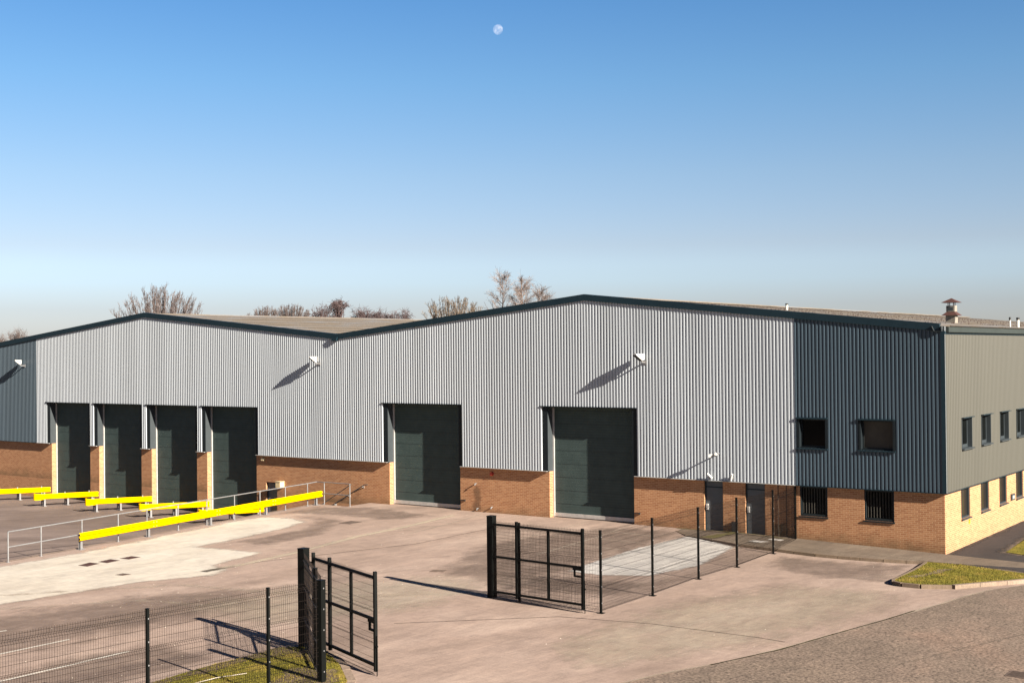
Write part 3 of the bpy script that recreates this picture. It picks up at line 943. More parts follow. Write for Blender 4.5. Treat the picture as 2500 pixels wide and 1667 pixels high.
# windows -----------------------------------------------------------------------
def win_up(x0, x1, glass):
    z0, z1 = WZ
    mb = MB(); w = .055
    mb.box(x0, x0+.09, -.01, .26, z0, z1).box(x1-.09, x1, -.01, .26, z0, z1).box(x0+.09, x1-.09, .06, .26, z0, z0+.04).box(x0+.09, x1-.09, .06, .26, z1-.04, z1)
    o = part(mb, 'window', M_surround)
    mb = MB(); a0, a1, b0, b1 = x0+.09, x1-.09, z0+.04, z1-.04
    mb.box(a0, a0+w, .19, .24, b0, b1).box(a1-w, a1, .19, .24, b0, b1).box(a0+w, a1-w, .19, .24, b0, b0+w).box(a0+w, a1-w, .19, .24, b1-w, b1)
    part(mb, 'frame', M_frame, o)
    mb = MB(); mb.box(a0+w, a1-w, .21, .225, b0+w, b1-w); part(mb, 'pane', glass, o)
    mb = MB(); mb.box(x0-.02, x1+.02, -.06, .055, z1+.002, z1+.03).box(x0-.02, x1+.02, -.06, -.05, z1-.03, z1+.002); part(mb, 'hood', M_trim, o)
    mb = MB(); mb.box(x0-.02, x1+.02, -.055, .055, z0-.05, z0-.002); part(mb, 'sill', M_trim, o)
    return o
win_up(*WINU[0], M_glass)
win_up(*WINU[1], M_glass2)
for x0, x1 in LW:
    z0, z1 = 1.07, ZC-.035
    mb = MB(); w = .065
    mb.box(x0, x0+w, .14, .24, z0, z1).box(x1-w, x1, .14, .24, z0, z1).box(x0+w, x1-w, .14, .24, z0, z0+w+.03).box(x0+w, x1-w, .14, .24, z1-w, z1)
    o = part(mb, 'window', M_frame); o['label'] = 'low window with vertical blind slats'
    mb = MB(); mb.box(x0+w, x1-w, .225, .24, z0+w+.03, z1-w); part(mb, 'pane', M_glass, o)
    mb = MB(); n = 9
    for i in range(n):
        xx = x0+.12+(x1-x0-.24)*i/(n-1); mb.box(xx-.009, xx+.009, .212, .222, z0+.11, z1-.09)
    part(mb, 'blind', M_grille, o)
    mb = MB(); mb.box(x0-.03, x1+.03, .075, .14, z0-.055, z0-.002); part(mb, 'sill', M_frame, o)
for y0, y1 in SW:
    z0, z1 = 3.80, 5.03
    mb = MB(); w = .05
    mb.box(-.3, .012, y0, y0+.05, z0, z1).box(-.3, .012, y1-.05, y1, z0, z1).box(-.3, .012, y0+.05, y1-.05, z0, z0+.05).box(-.3, .0, y0+.05, y1-.05, z1-.03, z1)
    o = part(mb, 'window', M_frame2)
    mb = MB(); a0, a1, b0, b1 = y0+.05, y1-.05, z0+.05, z1-.03
    mb.box(-.22, -.17, a0, a0+w, b0, b1).box(-.22, -.17, a1-w, a1, b0, b1).box(-.22, -.17, a0+w, a1-w, b0, b0+.12).box(-.22, -.17, a0+w, a1-w, b1-w, b1)
    part(mb, 'frame', M_frame2, o)
    mb = MB(); mb.box(-.21, -.195, a0+w, a1-w, b0+.12, b1-w); part(mb, 'pane', M_glass, o)
    mb = MB(); mb.box(.0, .11, y0-.02, y1+.06, z1+.002, z1+.028); part(mb, 'hood', M_trim, o)
    mb = MB(); mb.box(.013, .10, y0, y1+.03, z0-.012, z0+.04); part(mb, 'sill', M_frame2, o)
for y0, y1 in SL:
    z0, z1 = 1.08, ZC-.035
    mb = MB(); w = .06
    mb.box(-.28, -.13, y0, y0+w, z0, z1).box(-.28, -.13, y1-w, y1, z0, z1).box(-.28, -.13, y0+w, y1-w, z0, z0+w).box(-.28, -.13, y0+w, y1-w, z1-w, z1)
    mb.box(-.26, -.15, y0+.26, y0+.29, z0+w, z1-w)
    o = part(mb, 'window', M_frame2); o['label'] = 'tall narrow window in the sunlit side brickwork'
    mb = MB(); mb.box(-.24, -.22, y0+w, y1-w, z0+w, z1-w); part(mb, 'pane', M_glass3, o)
    mb = MB(); mb.box(-.13, -.02, y0-.02, y1+.04, z0-.05, z0-.002); part(mb, 'sill', M_frame2, o)

# roof -------------------------------------------------------------------------
def roof_slope(xa, za, xb, zb, label):
    mb = MB(); p = .146; n = int(58.8/p)
    d = .028
    for k in range(n):
        y = .05+k*p
        prof = [(0, 0), (.25, .7), (.5, 1), (.75, .7), (1, 0)]
        for (u0, h0), (u1, h1) in zip(prof[:-1], prof[1:]):
            mb.quad((xa, y+u0*p, za+h0*d*2), (xb, y+u0*p, zb+h0*d*2), (xb, y+u1*p, zb+h1*d*2), (xa, y+u1*p, za+h1*d*2))
    # overlaps of the sheet rows
    nrow = 8
    for r in range(1, nrow):
        t = r/nrow; x = xa+(xb-xa)*t; z = za+(zb-za)*t
        s = .09 if xb > xa else -.09
        mb.quad((x-s, .05, z+2*d+.012), (x+s, .05, z+2*d+.004), (x+s, 58.8, z+2*d+.004), (x-s, 58.8, z+2*d+.012))
    o = part(mb, 'roof', M_roof); o['label'] = label
    return o
R1 = roof_slope(XA2, ZA-.05, XE+.17, ZEV+.015, 'lichened ribbed roof slope above the right-hand corner')
roof_slope(XA2, ZA, XV+.25, ZVL-.05, 'roof slope falling to the valley from the right ridge')
R2 = roof_slope(XA1, ZA, XV-.25, ZVL-.05, 'wide lichen-stained roof slope seen between the two gables')
roof_slope(XA1, ZA, XL-.2, ZEV, 'roof slope at the far left')
mb = MB()
for xx in (XA1, XA2):
    mb.box(xx-.18, xx+.18, .05, 58.8, ZA+.02, ZA+.075)
mb.box(XV-.3, XV+.3, .05, 58.8, ZVL-.14, ZVL-.1)
part(mb, 'ridge_capping', M_roof)
# screw heads / hooks along the sheet rows
mb = MB()
for r in range(1, 8):
    for k in range(0, 170):
        if random.random() < .3: continue
        t = (r+random.uniform(-.03, .03))/8; x = XA2+(XE+.22-XA2)*t; z = ZA-.05+(ZEV+.015-ZA+.05)*t; y = .3+k*.292+random.uniform(-.04, .04)
        mb.box(x-.014, x+.014, y-.012, y+.012, z+.05, z+.085)
o = part(mb, 'roof_bolt', M_rust, R1); o['kind'] = 'stuff'

# verge trim (barge board) ------------------------------------------------------
def verge(pts):
    mb = MB()
    for (xa, za), (xb, zb) in zip(pts[:-1], pts[1:]):
        y0, y1 = -.045, -.02
        t, b = 0, -.285
        mb.quad((xa, y0, za+b), (xb, y0, zb+b), (xb, y0, zb+t), (xa, y0, za+t))
        mb.quad((xa, y0, za+t), (xb, y0, zb+t), (xb, .16, zb+t+.004), (xa, .16, za+t+.004))
        mb.quad((xa, .16, za+t+.004), (xb, .16, zb+t+.004), (xb, .16, zb+t-.12), (xa, .16, za+t-.12))
        mb.quad((xa, y0, za+b), (xa, .0, za+b), (xb, .0, zb+b), (xb, y0, zb+b))
        # seams
    return mb
vz = .112
VP = [(XL-.05, ZEV+.14), (XA1, ZA+vz), (XV, 8.83), (XA2, ZA+vz+.01), (-.17, 8.702)]
mb = verge(VP); mb.quad((-.17, -.045, 8.702-.285), (-.17, .16, 8.702-.285), (-.17, .16, 8.70), (-.17, -.045, 8.702))
part(mb, 'verge_trim', M_trim)
# valley gutter end and corner gutter
mb = MB(); mb.extrude([(-.22, .1), (.22, .1), (.15, -.1), (-.15, -.1)], (XV-.12, -.13, 8.56), (XV-.12, .1, 8.56), (1, 0, 0))
part(mb, 'valley_gutter_end', M_trim)
mb = MB(); mb.extrude([(-.3, .20), (-.2, .0), (.09, .0), (.09, .20), (.075, .20), (.075, .012), (-.19, .012), (-.28, .20)], (-.16, -.10, 8.41), (-.16, .2, 8.41), (1, 0, 0), cap=True)
part(mb, 'corner_gutter', M_jamb)
mb = MB(); mb.box(.02, .13, .12, 60, 8.375, 8.61)
part(mb, 'side_fascia', M_trim2)
mb = MB(); mb.box(-.01, .02, .0, 60, 8.30, 8.385)
part(mb, 'side_soffit', M_trim)

# vents on the roof
def rz(x): return roof_z(x)+.0
def louvre_cowl(x, y):
    z = rz(x); r = .21
    mb = MB(); mb.box(x-r, x+r, y-r, y+r, z-.05, z+.40)
    for q in (-.1, .02, .14): mb.box(x-r-.006, x-r+.02, y-r+.03, y+r-.03, z+.1+q*.3, z+.13+q*.3)
    v = part(mb, 'chimney', M_conc_plain, R1)
    mb = MB()
    def pyr(zb, w, h, t=.0):
        P = [(x-w, y-w, zb), (x+w, y-w, zb), (x+w, y+w, zb), (x-w, y+w, zb)]
        Q = [(x-t, y-t, zb+h), (x+t, y-t, zb+h), (x+t, y+t, zb+h), (x-t, y+t, zb+h)]
        for k in range(4): mb.quad(P[k], P[(k+1) % 4], Q[(k+1) % 4], Q[k])
        mb.quad(*P[::-1])
        if t: mb.quad(*Q)
    pyr(z+.40, .36, .17, .17)
    pyr(z+.98, .37, .20, .01)
    for sx in (-1, 1):
        for sy in (-1, 1): mb.box(x+sx*.12-.015, x+sx*.12+.015, y+sy*.12-.015, y+sy*.12+.015, z+.84, z+.98)
    o = part(mb, 'chimney_cowl', M_rust, R1)
    mb = MB(); mb.box(x-.19, x+.19, y-.19, y+.19, z+.57, z+.84); part(mb, 'chimney_louvre', M_conc_plain, R1)
    mb = MB()
    mb.box(x-.08, x+.12, y-.197, y-.192, z+.62, z+.78).box(x-.14, x-.1, y-.197, y-.192, z+.60, z+.80)
    part(mb, 'chimney_vent_slot', M_frame2, R1)
M_conc_plain = paint('weathered_cement', (.22, .20, .17), .8, var=.3, vs=4, dirt=(.06, .05, .045))
louvre_cowl(-2.75, 10.1)
def flue(x, y, h, r, dark):
    z = rz(x); mb = MB(); mb.tube([(x, y, z-.1), (x, y, z+h)], r, 12); part(mb, 'flue_pipe', M_white, R1, smooth=False)
    mb = MB(); mb.tube([(x, y, z+h+.002), (x, y, z+h+dark)], r*1.25, 12); part(mb, 'flue_cap', M_black2, R1)
flue(-.75, 12.2, .38, .038, .14); flue(-.45, 12.4, .42, .062, .11)
flue(-10.9, 10.5, .28, .06, .07)

# far side bits on the left building: small white vent on the ridge of the right roof's left slope
mb = MB(); mb.tube([(-27.6, 3.0, 9.02), (-27.6, 3.0, 9.32)], .09, 10); part(mb, 'roof_vent', M_white, R2)

# ------------------------------------------------------------------ fittings on the wall
M_lampglass = paint('lamp_glass', (.22, .17, .12), .3)
def floodlight(name_label, x, z, y=-.34):
    e = empty('floodlight', (x-.3, 0, z-.4), name_label, 'floodlight', 'floodlights on brackets along the front cladding')
    a = Vector((-.6, -.8, 0)); p = Vector((.8, -.6, 0)); up = Vector((0, 0, 1))
    B0 = Vector((x, y, z)); w = .40
    prof = [(0, 0), (.38, 0), (.38, -.045), (.08, -.30), (0, -.24)]       # (along a, height)
    mb = MB(); mb.extrude(prof, B0-p*w, B0, a, up)
    mb.build('housing', M_white, e)
    mb = MB(); n = (a*.65-up*.76).normalized(); c0 = B0+a*.38-up*.045; c1 = B0+a*.08-up*.30
    mb.quad(tuple(c0-p*.02+n*.006), tuple(c1-p*.02+n*.006), tuple(c1-p*(w-.02)+n*.006), tuple(c0-p*(w-.02)+n*.006))
    mb.build('lens', M_lampglass, e)
    mb = MB()
    for k in range(7):
        q = B0-p*(.03+k*(w-.06)/6)
        mb.bar(q+a*.38-up*.045+n*.014, q+a*.08-up*.30+n*.014, .016, .016)
    mb.build('lens_guard', M_black2, e)
    mb = MB()
    b = B0+a*.06-up*.36-p*.18
    mb.bar(b, (b.x+.02, .0, z-.37), .05, .05); mb.box(b.x-.06, b.x+.10, -.02, .0, z-.47, z-.28)
    mb.bar(b+up*.0, b+up*.12+a*.02, .05)
    mb.build('bracket', M_galv, e)
floodlight('white wedge floodlight high on the silver cladding above the right large door', -12.78, 7.66)
floodlight('white wedge floodlight high on the silver cladding just left of the roof valley', -32.42, 7.66)
floodlight('white wedge floodlight on the dark slate panel at the far left', -58.85, 7.60)

mb = MB(); mb.box(-37.12, -36.92, BY-.13, BY, 2.0, 2.14); e = mb.build('security_light', M_cream)
tag(e, 'small cream security light on the brick beside the fourth dock door', 'wall light')
mb = MB(); mb.tube([(-21.45, BY, 2.02), (-21.45, BY-.09, 2.02)], [.10, .085], 14)
tag(mb.build('alarm_bell', M_red), 'red fire bell on the brick between the two large doors', 'alarm bell')
mb = MB(); mb.box(-35.80, -35.46, BY-.32, BY, .62, .92); mb.box(-35.83, -35.43, BY-.34, BY, .925, .95)
tag(mb.build('wall_light', M_cream), 'cream bulkhead light beside the sunken dock door', 'wall light')
for i, (xx, zz) in enumerate(((-22.4, 1.5), (-22.30, .32), (-21.45, .43))):
    mb = MB(); mb.tube([(xx, BY, zz), (xx, BY-.11, zz-.0), (xx, BY-.13, zz-.07)], .028, 8)
    tag(mb.build('overflow_pipe', M_galv), ['upper stub pipe with a rust streak below it between the large doors', 'low stub pipe nearer the left large door', 'low stub pipe nearer the right large door'][i], 'pipe', 'stub pipes in the brick wall')
# rust stain below the upper pipe
M_damp = paint('damp', (.2, .11, .06), .9)
o = None
def wall_stain(name, x0, x1, z0, z1, mat, y):
    V = []; E = []; F = []; nx, nz_ = 10, 16
    for j in range(nz_+1):
        for i in range(nx+1):
            u = i/nx; v = j/nz_
            V.append((x0+(x1-x0)*u, y, z0+(z1-z0)*v)); E.append(max(0, min(1, 1.3*min(u, 1-u)*2*min(1, (1-v)*5, v*8+.2))) if 0 < j < nz_ else 0)
    for j in range(nz_):
        for i in range(nx):
            a = j*(nx+1)+i; F.append((a, a+1, a+nx+2, a+nx+1))
    me = bpy.data.meshes.new(name); me.from_pydata(V, [], F); me.materials.append(mat)
    at = me.attributes.new('edge', 'FLOAT', 'POINT'); at.data.foreach_set('value', E)
    o = bpy.data.objects.new(name, me); col.objects.link(o); o.parent = WH
    return o
wall_stain('damp_stain', -22.75, -21.95, .15, 1.5, overlay(M_damp, 3, .8, .4, .55), BY-.003)
M_dirt2 = overlay(paint('wall_grime', (.13, .11, .07), .9), 3, .9, .4, .5)
wall_stain('grime_stain', -7.4, -6.1, .0, .75, M_dirt2, BY-.003)

# cameras
def cctv(label, x, z, reach, aim):
    e = empty('security_camera', (x, 0, z), label, 'security camera', 'small white fittings above the personnel doors')
    mb = MB(); mb.bar((x, 0, z), (x, -reach, z+.02), .035); mb.box(x-.05, x+.05, -.02, 0, z-.06, z+.06); mb.build('bracket', M_galv, e)
    mb = MB(); c = Vector((x, -reach, z+.04)); d = Vector(aim).normalized()
    mb.tube([c-d*.14, c+d*.14], .042, 10); mb.build('housing', M_white, e)
cctv('white bullet camera tilted over the first personnel door', -9.83, 2.46, .09, (-.6, -.3, .7))
cctv('tiny white camera low on the silver cladding between the two personnel doors', -8.83, 2.46, .07, (.3, -.2, .8))
e = empty('twin_spotlight', (-9.6, 0, 3.42), 'white twin-head spotlight on a long bracket over the first personnel door', 'wall light')
mb = MB(); mb.bar((-9.5, 0, 3.40), (-9.56, -.34, 3.38), .03).bar((-9.42, 0, 3.46), (-9.48, -.34, 3.44), .03); mb.build('bracket', M_galv, e)
mb = MB(); mb.tube([(-9.70, -.36, 3.36), (-9.56, -.34, 3.42)], [.08, .04], 10)
mb.tube([(-9.46, -.36, 3.47), (-9.38, -.30, 3.41)], [.075, .04], 10); mb.build('lamp_head', M_white, e)
# box, conduits, meter, sign
mb = MB(); mb.box(-8.93, -8.74, BY-.10, BY, .16, .62)
tag(mb.build('meter_box', M_black2), 'small dark box low on the brick between the two personnel doors', 'meter box')
for i, xx in enumerate((-6.86, -6.5)):
    mb = MB(); mb.tube([(xx, BY-.02, .06), (xx, BY-.02, ZC-.04)], .014, 6)
    if i: mb.bar((xx-.25, BY-.02, .62), (xx, BY-.02, .72), .02)
    tag(mb.build('conduit', M_black2), ['thin dark cable running up the brick, second from the fence end post', 'thin dark cable nearest the fence end post, with a stub branch'][i], 'cable', 'cables on the brick by the fence end')
e = empty('meter_cabinet', (-.1, 9.62, 1.1), 'grey meter cabinet on the sunlit side wall between two low windows', 'meter cabinet')
mb = MB(); mb.box(-.1, -.04, 9.36, 9.92, 1.10, 1.37); mb.build('cabinet', M_frame2, e)
mb = MB(); mb.box(-.038, -.033, 9.5, 9.80, 1.16, 1.30); mb.build('window', M_sil, e)
e = empty('warning_sign', (-.1, 3.23, .82), 'small yellow warning sign on the side wall below the first low window', 'sign')
mb = MB(); mb.box(-.1, -.088, 3.14, 3.32, .80, 1.02); mb.build('sign_plate', M_sign, e)
mb = MB(); mb.poly([(-.086, 3.17, .90), (-.086, 3.29, .90), (-.086, 3.23, .99)]).box(-.088, -.086, 3.17, 3.29, .83, .86)
mb.build('symbol', M_black2, e)

# ------------------------------------------------------------------ drain covers
def cover(pts, label, cat, mat, group=None, slots=0, zoff=.014):
    e = empty(cat.replace(' ', '_'), (pts[0][0], pts[0][1], g(*pts[0])), label, cat, group)
    z = max(g(*p) for p in pts)+zoff
    mb = MB(); c = Vector((sum(p[0] for p in pts)/4, sum(p[1] for p in pts)/4))
    inn = [c+(Vector(p)-c)*.86 for p in pts]
    for k in range(4):
        a, b, d, f = pts[k], pts[(k+1) % 4], inn[(k+1) % 4], inn[k]
        mb.quad((*a, z), (*b, z), (d.x, d.y, z), (f.x, f.y, z))
        mb.quad((*a, z), (*a, z-.03), (*b, z-.03), (*b, z))
    mb.build('frame', M_iron, e)
    mb = MB(); mb.quad(*[(p.x, p.y, z-.006) for p in inn]); mb.build('plate', mat, e)
    mb = MB(); A, B, Cc, D = inn; n = slots or 3
    for k in range(n):
        t = (k+.5)/n; p = A+(B-A)*t; q = D+(Cc-D)*t
        mb.bar((p.x, p.y, z-.001), (q.x, q.y, z-.001), .03 if slots else .015, .008)
    mb.build('grating' if slots else 'rib', M_iron if slots else mat, e)
    return e
cg = 'rusty covers in the pale concrete apron'
cover([(-25.29, -20.0), (-25.5, -19.35), (-24.96, -19.30), (-24.80, -19.96)], 'rusty cover in the pale concrete, nearest the camera of three in a row', 'drain cover', M_rust, cg)
cover([(-25.37, -19.08), (-25.48, -18.46), (-24.93, -18.44), (-24.83, -19.08)], 'rusty cover in the pale concrete, middle one of three in a row', 'drain cover', M_rust, cg)
cover([(-25.33, -18.15), (-25.39, -17.56), (-24.88, -17.53), (-24.84, -18.11)], 'rusty cover in the pale concrete, nearest the warehouse of three in a row', 'drain cover', M_rust, cg)
cover([(-22.45, -20.52), (-22.46, -20.18), (-22.08, -20.12), (-22.09, -20.46)], 'small dark cover on its own in the pale concrete', 'drain cover', M_iron)
cover([(-13.58, -14.10), (-13.72, -13.72), (-13.26, -13.50), (-13.12, -13.88)], 'square iron grate in the open yard between the gates', 'drain grate', M_black2, None, 6)
cover([(6.72, -17.80), (6.72, -17.2), (7.3, -17.2), (7.3, -17.8)], 'iron gully grate in the rough road at the right edge', 'drain grate', M_black2, None, 7, .018)
cover([(-25.2, -6.4), (-25.2, -5.6), (-24.5, -5.6), (-24.5, -6.4)], 'dark worn cover in the tarmac beyond the pale apron', 'drain cover', M_iron)

# ------------------------------------------------------------------ crash barriers
WB = [(0, .16), (.015, .16), (.085, .12), (.085, .055), (.02, .012), (.02, -.012), (.085, -.055), (.085, -.12), (.015, -.16), (0, -.16),
      (0, -.145), (.07, -.112), (.07, -.062), (.0, -.016), (.0, .016), (.07, .062), (.07, .112), (.0, .145)]


M_groove = paint('groove_shade_yellow', (.34, .17, .0), .7, var=.1, spec=.0)  # darker orange strip: shade in the beam's central fold, put in as colour


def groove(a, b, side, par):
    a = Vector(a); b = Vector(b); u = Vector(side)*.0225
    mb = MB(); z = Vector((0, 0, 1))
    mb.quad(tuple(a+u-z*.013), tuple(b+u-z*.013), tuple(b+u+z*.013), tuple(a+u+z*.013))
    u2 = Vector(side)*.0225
    mb.build('beam_groove_shade', M_groove, par)


def beam(mb, a, b, side):
    a = Vector(a); b = Vector(b); n = max(1, int((b-a).length/.6))
    mb.extrude(WB, a, b, side)


LB = empty('crash_barrier', (-28.5, -17.5, .16), 'long yellow ribbed crash barrier running back towards the warehouse beside the handrail', 'crash barrier')
pa = Vector((-28.43, -17.72, .675)); pb = Vector((-30.93, -1.66, .70))
dd = (pb-pa).normalized(); sd_ = Vector((dd.y, -dd.x, 0)).normalized()
nseg = 4
for k in range(nseg):
    a = pa+(pb-pa)*k/nseg; b = pa+(pb-pa)*(k+1)/nseg+dd*(.25 if k < nseg-1 else 0)
    mb = MB(); off = sd_*(.006*(k % 2)); beam(mb, a+off, b+off, sd_); o = mb.build('beam', M_yellow, LB, smooth=False)
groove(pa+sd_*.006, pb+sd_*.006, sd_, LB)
mb = MB()
for k in range(1, nseg):
    a = pa+(pb-pa)*k/nseg+dd*.1
    for q in (-.09, .09):
        for h in (.088, -.088): mb.obox(a+dd*q+sd_*.1+Vector((0, 0, h)), dd*.014, sd_*.01, (0, 0, .014))
mb.build('bolt', M_galv, LB)
for y in (-17.54, -13.8, -9.9, -5.97, -1.95):
    t = (y-pa.y)/(pb.y-pa.y); c = pa+(pb-pa)*t
    mb = MB(); q = c-sd_*.06; zb = g(q.x, q.y)
    mb.bar((q.x, q.y, zb), (q.x, q.y, .80), .11, .012, tuple(sd_)); mb.bar((q.x-sd_.x*.1, q.y-sd_.y*.1, zb), (q.x-sd_.x*.1, q.y-sd_.y*.1, .80), .09, .012, tuple(sd_))
    mb.obox((q.x-sd_.x*.05, q.y-sd_.y*.05, (zb+.8)/2), (dd.x*.006, dd.y*.006, 0), (sd_.x*.05, sd_.y*.05, 0), (0, 0, (.8-zb)/2))
    mb.build('post', M_galv, LB)
    mb = MB(); mb.box(q.x-.17, q.x+.1, q.y-.12, q.y+.12, zb, zb+.012); mb.build('base_plate', M_galv, LB)


def guide(xn, xf, label, full=True):
    A = Vector((xn, -3.98, -.465)); B = Vector((xf, -.10, -.61))
    e = empty('wheel_guide', (xn, -4, -1.05), label, 'crash barrier', 'yellow wheel guides at the dock doors')
    d = (B-A).normalized(); s = Vector((-d.y, d.x, 0)).normalized()*-1
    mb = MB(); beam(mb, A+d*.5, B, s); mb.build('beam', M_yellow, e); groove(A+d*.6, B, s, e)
    # bull-nosed end
    mb = MB(); n = 10; pr = []
    for k in range(n+1):
        t = pi*k/n; pr.append((-.15+.19*sin(t)*0+.0, 0))
    outer = [Vector((0, 0, 0))]
    loop = []
    c = A+d*.18-s*.10
    for k in range(9):
        a = -pi/2+pi*k/8
        loop.append(c-d*.18*cos(a)+s*(.19*sin(a)))
    loop += [A+d*.62+s*.085, A+d*.62-s*.0]
    lo, hi = -.20, .185
    m_ = len(loop)
    for k in range(m_-1):
        p, q = loop[k], loop[k+1]
        f0 = 1.0; 
        mb.quad((p.x, p.y, p.z+lo), (q.x, q.y, q.z+(lo if k < m_-3 else -.15)), (q.x, q.y, q.z+(hi if k < m_-3 else .15)), (p.x, p.y, p.z+(hi if k < m_-2 else .15)))
    mb.poly([(p.x, p.y, p.z+hi-.01) for p in loop[:9]]); mb.poly([(p.x, p.y, p.z+lo+.01) for p in loop[:9]][::-1])
    mb.build('end_nose', M_yellow, e, smooth=False)
    for y in (-3.35, -1.95, -.45):
        t = (y-A.y)/(B.y-A.y); c = A+(B-A)*t; zf = dock_z(0, y)
        mb = MB(); q = c-s*.05
        mb.bar((q.x, q.y, zf), (q.x, q.y, c.z+.05), .10, .07, tuple(s)); mb.build('post', M_galv, e)
        mb = MB(); q2 = q-s*.42
        mb.bar((q2.x, q2.y, zf), (q2.x, q2.y, c.z+.20), .06, .06, tuple(s)); mb.build('rear_post', M_galv, e)
        mb = MB(); mb.bar((q2.x+s.x*.03, q2.y+s.y*.03, c.z-.08), (q.x-s.x*.05, q.y-s.y*.05, zf+.03), .06, .05); mb.build('brace', M_galv, e)
        mb = MB(); mm = (q+q2)/2; mb.obox((mm.x, mm.y, zf+.01), tuple(s*.34), tuple(d*.09), (0, 0, .012)); mb.build('base_plate', M_galv, e)
    return e


guide(-57.0, -56.2, 'yellow wheel guide at the far left, before the first dock door')
guide(-52.05, -51.31, 'yellow wheel guide between the first and second dock doors')
guide(-47.10, -46.22, 'yellow wheel guide between the second and third dock doors')
guide(-42.35, -41.21, 'yellow wheel guide between the third and fourth dock doors')
guide(-37.45, -36.75, 'yellow wheel guide right of the fourth dock door, behind the long barrier')

# ------------------------------------------------------------------ handrails
HR = empty('handrail', (-28.2, -20.95, .16), 'long galvanised two-rail handrail along the dock ramp edge, ending by the steps', 'handrail')
yp = [-20.95, -19.4, -17.35, -15.4, -13.75, -11.85, -10.0, -8.1, -6.25, -4.3, -2.5]
zt, zm = 1.29, .72
for y in yp:
    x = rail_x(y); mb = MB(); mb.tube([(x, y, g(x, y)), (x, y, zt)], .026, 8); mb.build('post', M_galv, HR)
    mb = MB(); mb.tube([(x, y, g(x, y)), (x, y, g(x, y)+.015)], .07, 8); mb.build('base_flange', M_galv, HR)
endc = (-31.27, -1.6)
for h in (zt, zm):
    mb = MB(); mb.tube([(rail_x(yp[0]), yp[0], h), (rail_x(-2.5), -2.5, h), (endc[0], endc[1], h)], .024, 8); mb.build('rail', M_galv, HR)
    mb = MB(); mb.tube([(endc[0], endc[1], h-.001), (-28.99, -1.6, h+.005)], .022, 8); mb.build('rail', M_galv, HR)
for x in (-30.76, -29.0):
    mb = MB(); mb.tube([(x, -1.6, .16), (x, -1.6, 1.31)], .027, 8); mb.build('post', M_galv, HR)
SR = empty('stair_handrail', (-29.1, -1.45, .16), 'sloping handrail on the outer side of the steps', 'handrail')
mb = MB(); mb.tube([(-29.02, -1.5, 1.26), (-31.0, -1.5, .16), (-31.25, -1.5, .05)], .022, 8); mb.build('rail', M_frame2, SR)
mb = MB(); mb.tube([(-30.95, -1.5, -.9), (-30.95, -1.5, .18)], .024, 8); mb.build('post', M_galv, SR)
SR2 = empty('stair_handrail', (-29.5, .1, 1.0), 'sloping wall-mounted handrail against the brick beside the steps', 'handrail')
mb = MB(); mb.tube([(-29.35, .08, 1.09), (-29.55, .05, 1.07), (-31.75, .05, -.08), (-31.9, .1, -.1)], .022, 8); mb.build('rail', M_frame2, SR2)
for t in (.06, .5, .95):
    x = -29.55-2.2*t; z = 1.07-1.15*t
    mb = MB(); mb.tube([(x, BY, z-.06), (x, .06, z-.05), (x, .05, z)], .014, 6); mb.box(x-.05, x+.05, BY-.012, BY, z-.11, z-.01); mb.build('wall_bracket', M_alu, SR2)

# ------------------------------------------------------------------ mesh fence and gates
def mesh_panel(length, height, z0=.05, sp=.055, r=.0036, folds=None, hs=.19):
    """welded mesh panel in local x (length) / z, folds push towards -y"""
    mb = MB()
    H = height
    folds = folds or [H-.14, H*.66, H*.33, .12]
    def yo(z):
        for f in folds:
            if f-.05 < z < f+.05: return -.05*(1-abs(z-f)/.05)
        return 0
    zs = sorted(set([z0, H+.03]+[f+k for f in folds for k in (-.05, 0, .05) if z0 < f+k < H+.03]))
    n = int(length/sp)
    for i in range(n+1):
        x = .01+(length-.02)*i/n
        mb.tube([(x, yo(z), z) for z in zs], r, 3, cap=False)
    hz = set()
    z = z0+.02
    hz = [f+k for f in folds for k in (-.05, 0, .05)]
    k = z0+.02
    while k < H:
        if all(abs(k-f) > .09 for f in folds): hz.append(k)
        k += hs
    for z in hz:
        if z0 <= z <= H+.02: mb.tube([(0, yo(z)-.004, z), (length, yo(z)-.004, z)], r*1.15, 3, cap=False)
    return mb


_panels = {}
def place_panel(a, b, za, zb, parent, H=2.36):
    a = Vector(a); b = Vector(b); Lh = (b-a).length
    key = (round(Lh, 1), H)
    if key not in _panels:
        mb = mesh_panel(key[0], H)
        o = mb.build('mesh_panel', M_wire); _panels[key] = o.data; bpy.data.objects.remove(o)
    o = bpy.data.objects.new('mesh_panel', _panels[key]); col.objects.link(o)
    o.parent = parent
    ang = atan2(b.y-a.y, b.x-a.x)
    sh = (zb-za)/Lh
    M = Matrix.Translation((a.x, a.y, za)) @ Matrix.Rotation(ang, 4, 'Z') @ Matrix(((Lh/key[0], 0, 0, 0), (0, 1, 0, 0), (sh*Lh/key[0], 0, 1, 0), (0, 0, 0, 1)))
    loc = Matrix.Translation(parent.location).inverted() @ M
    # keep a plain (unsheared) transform: tilt instead of shear
    o.location = loc.translation; o.rotation_euler = (0, -math.atan(sh), ang); o.scale = (Lh/key[0], 1, 1)
    return o


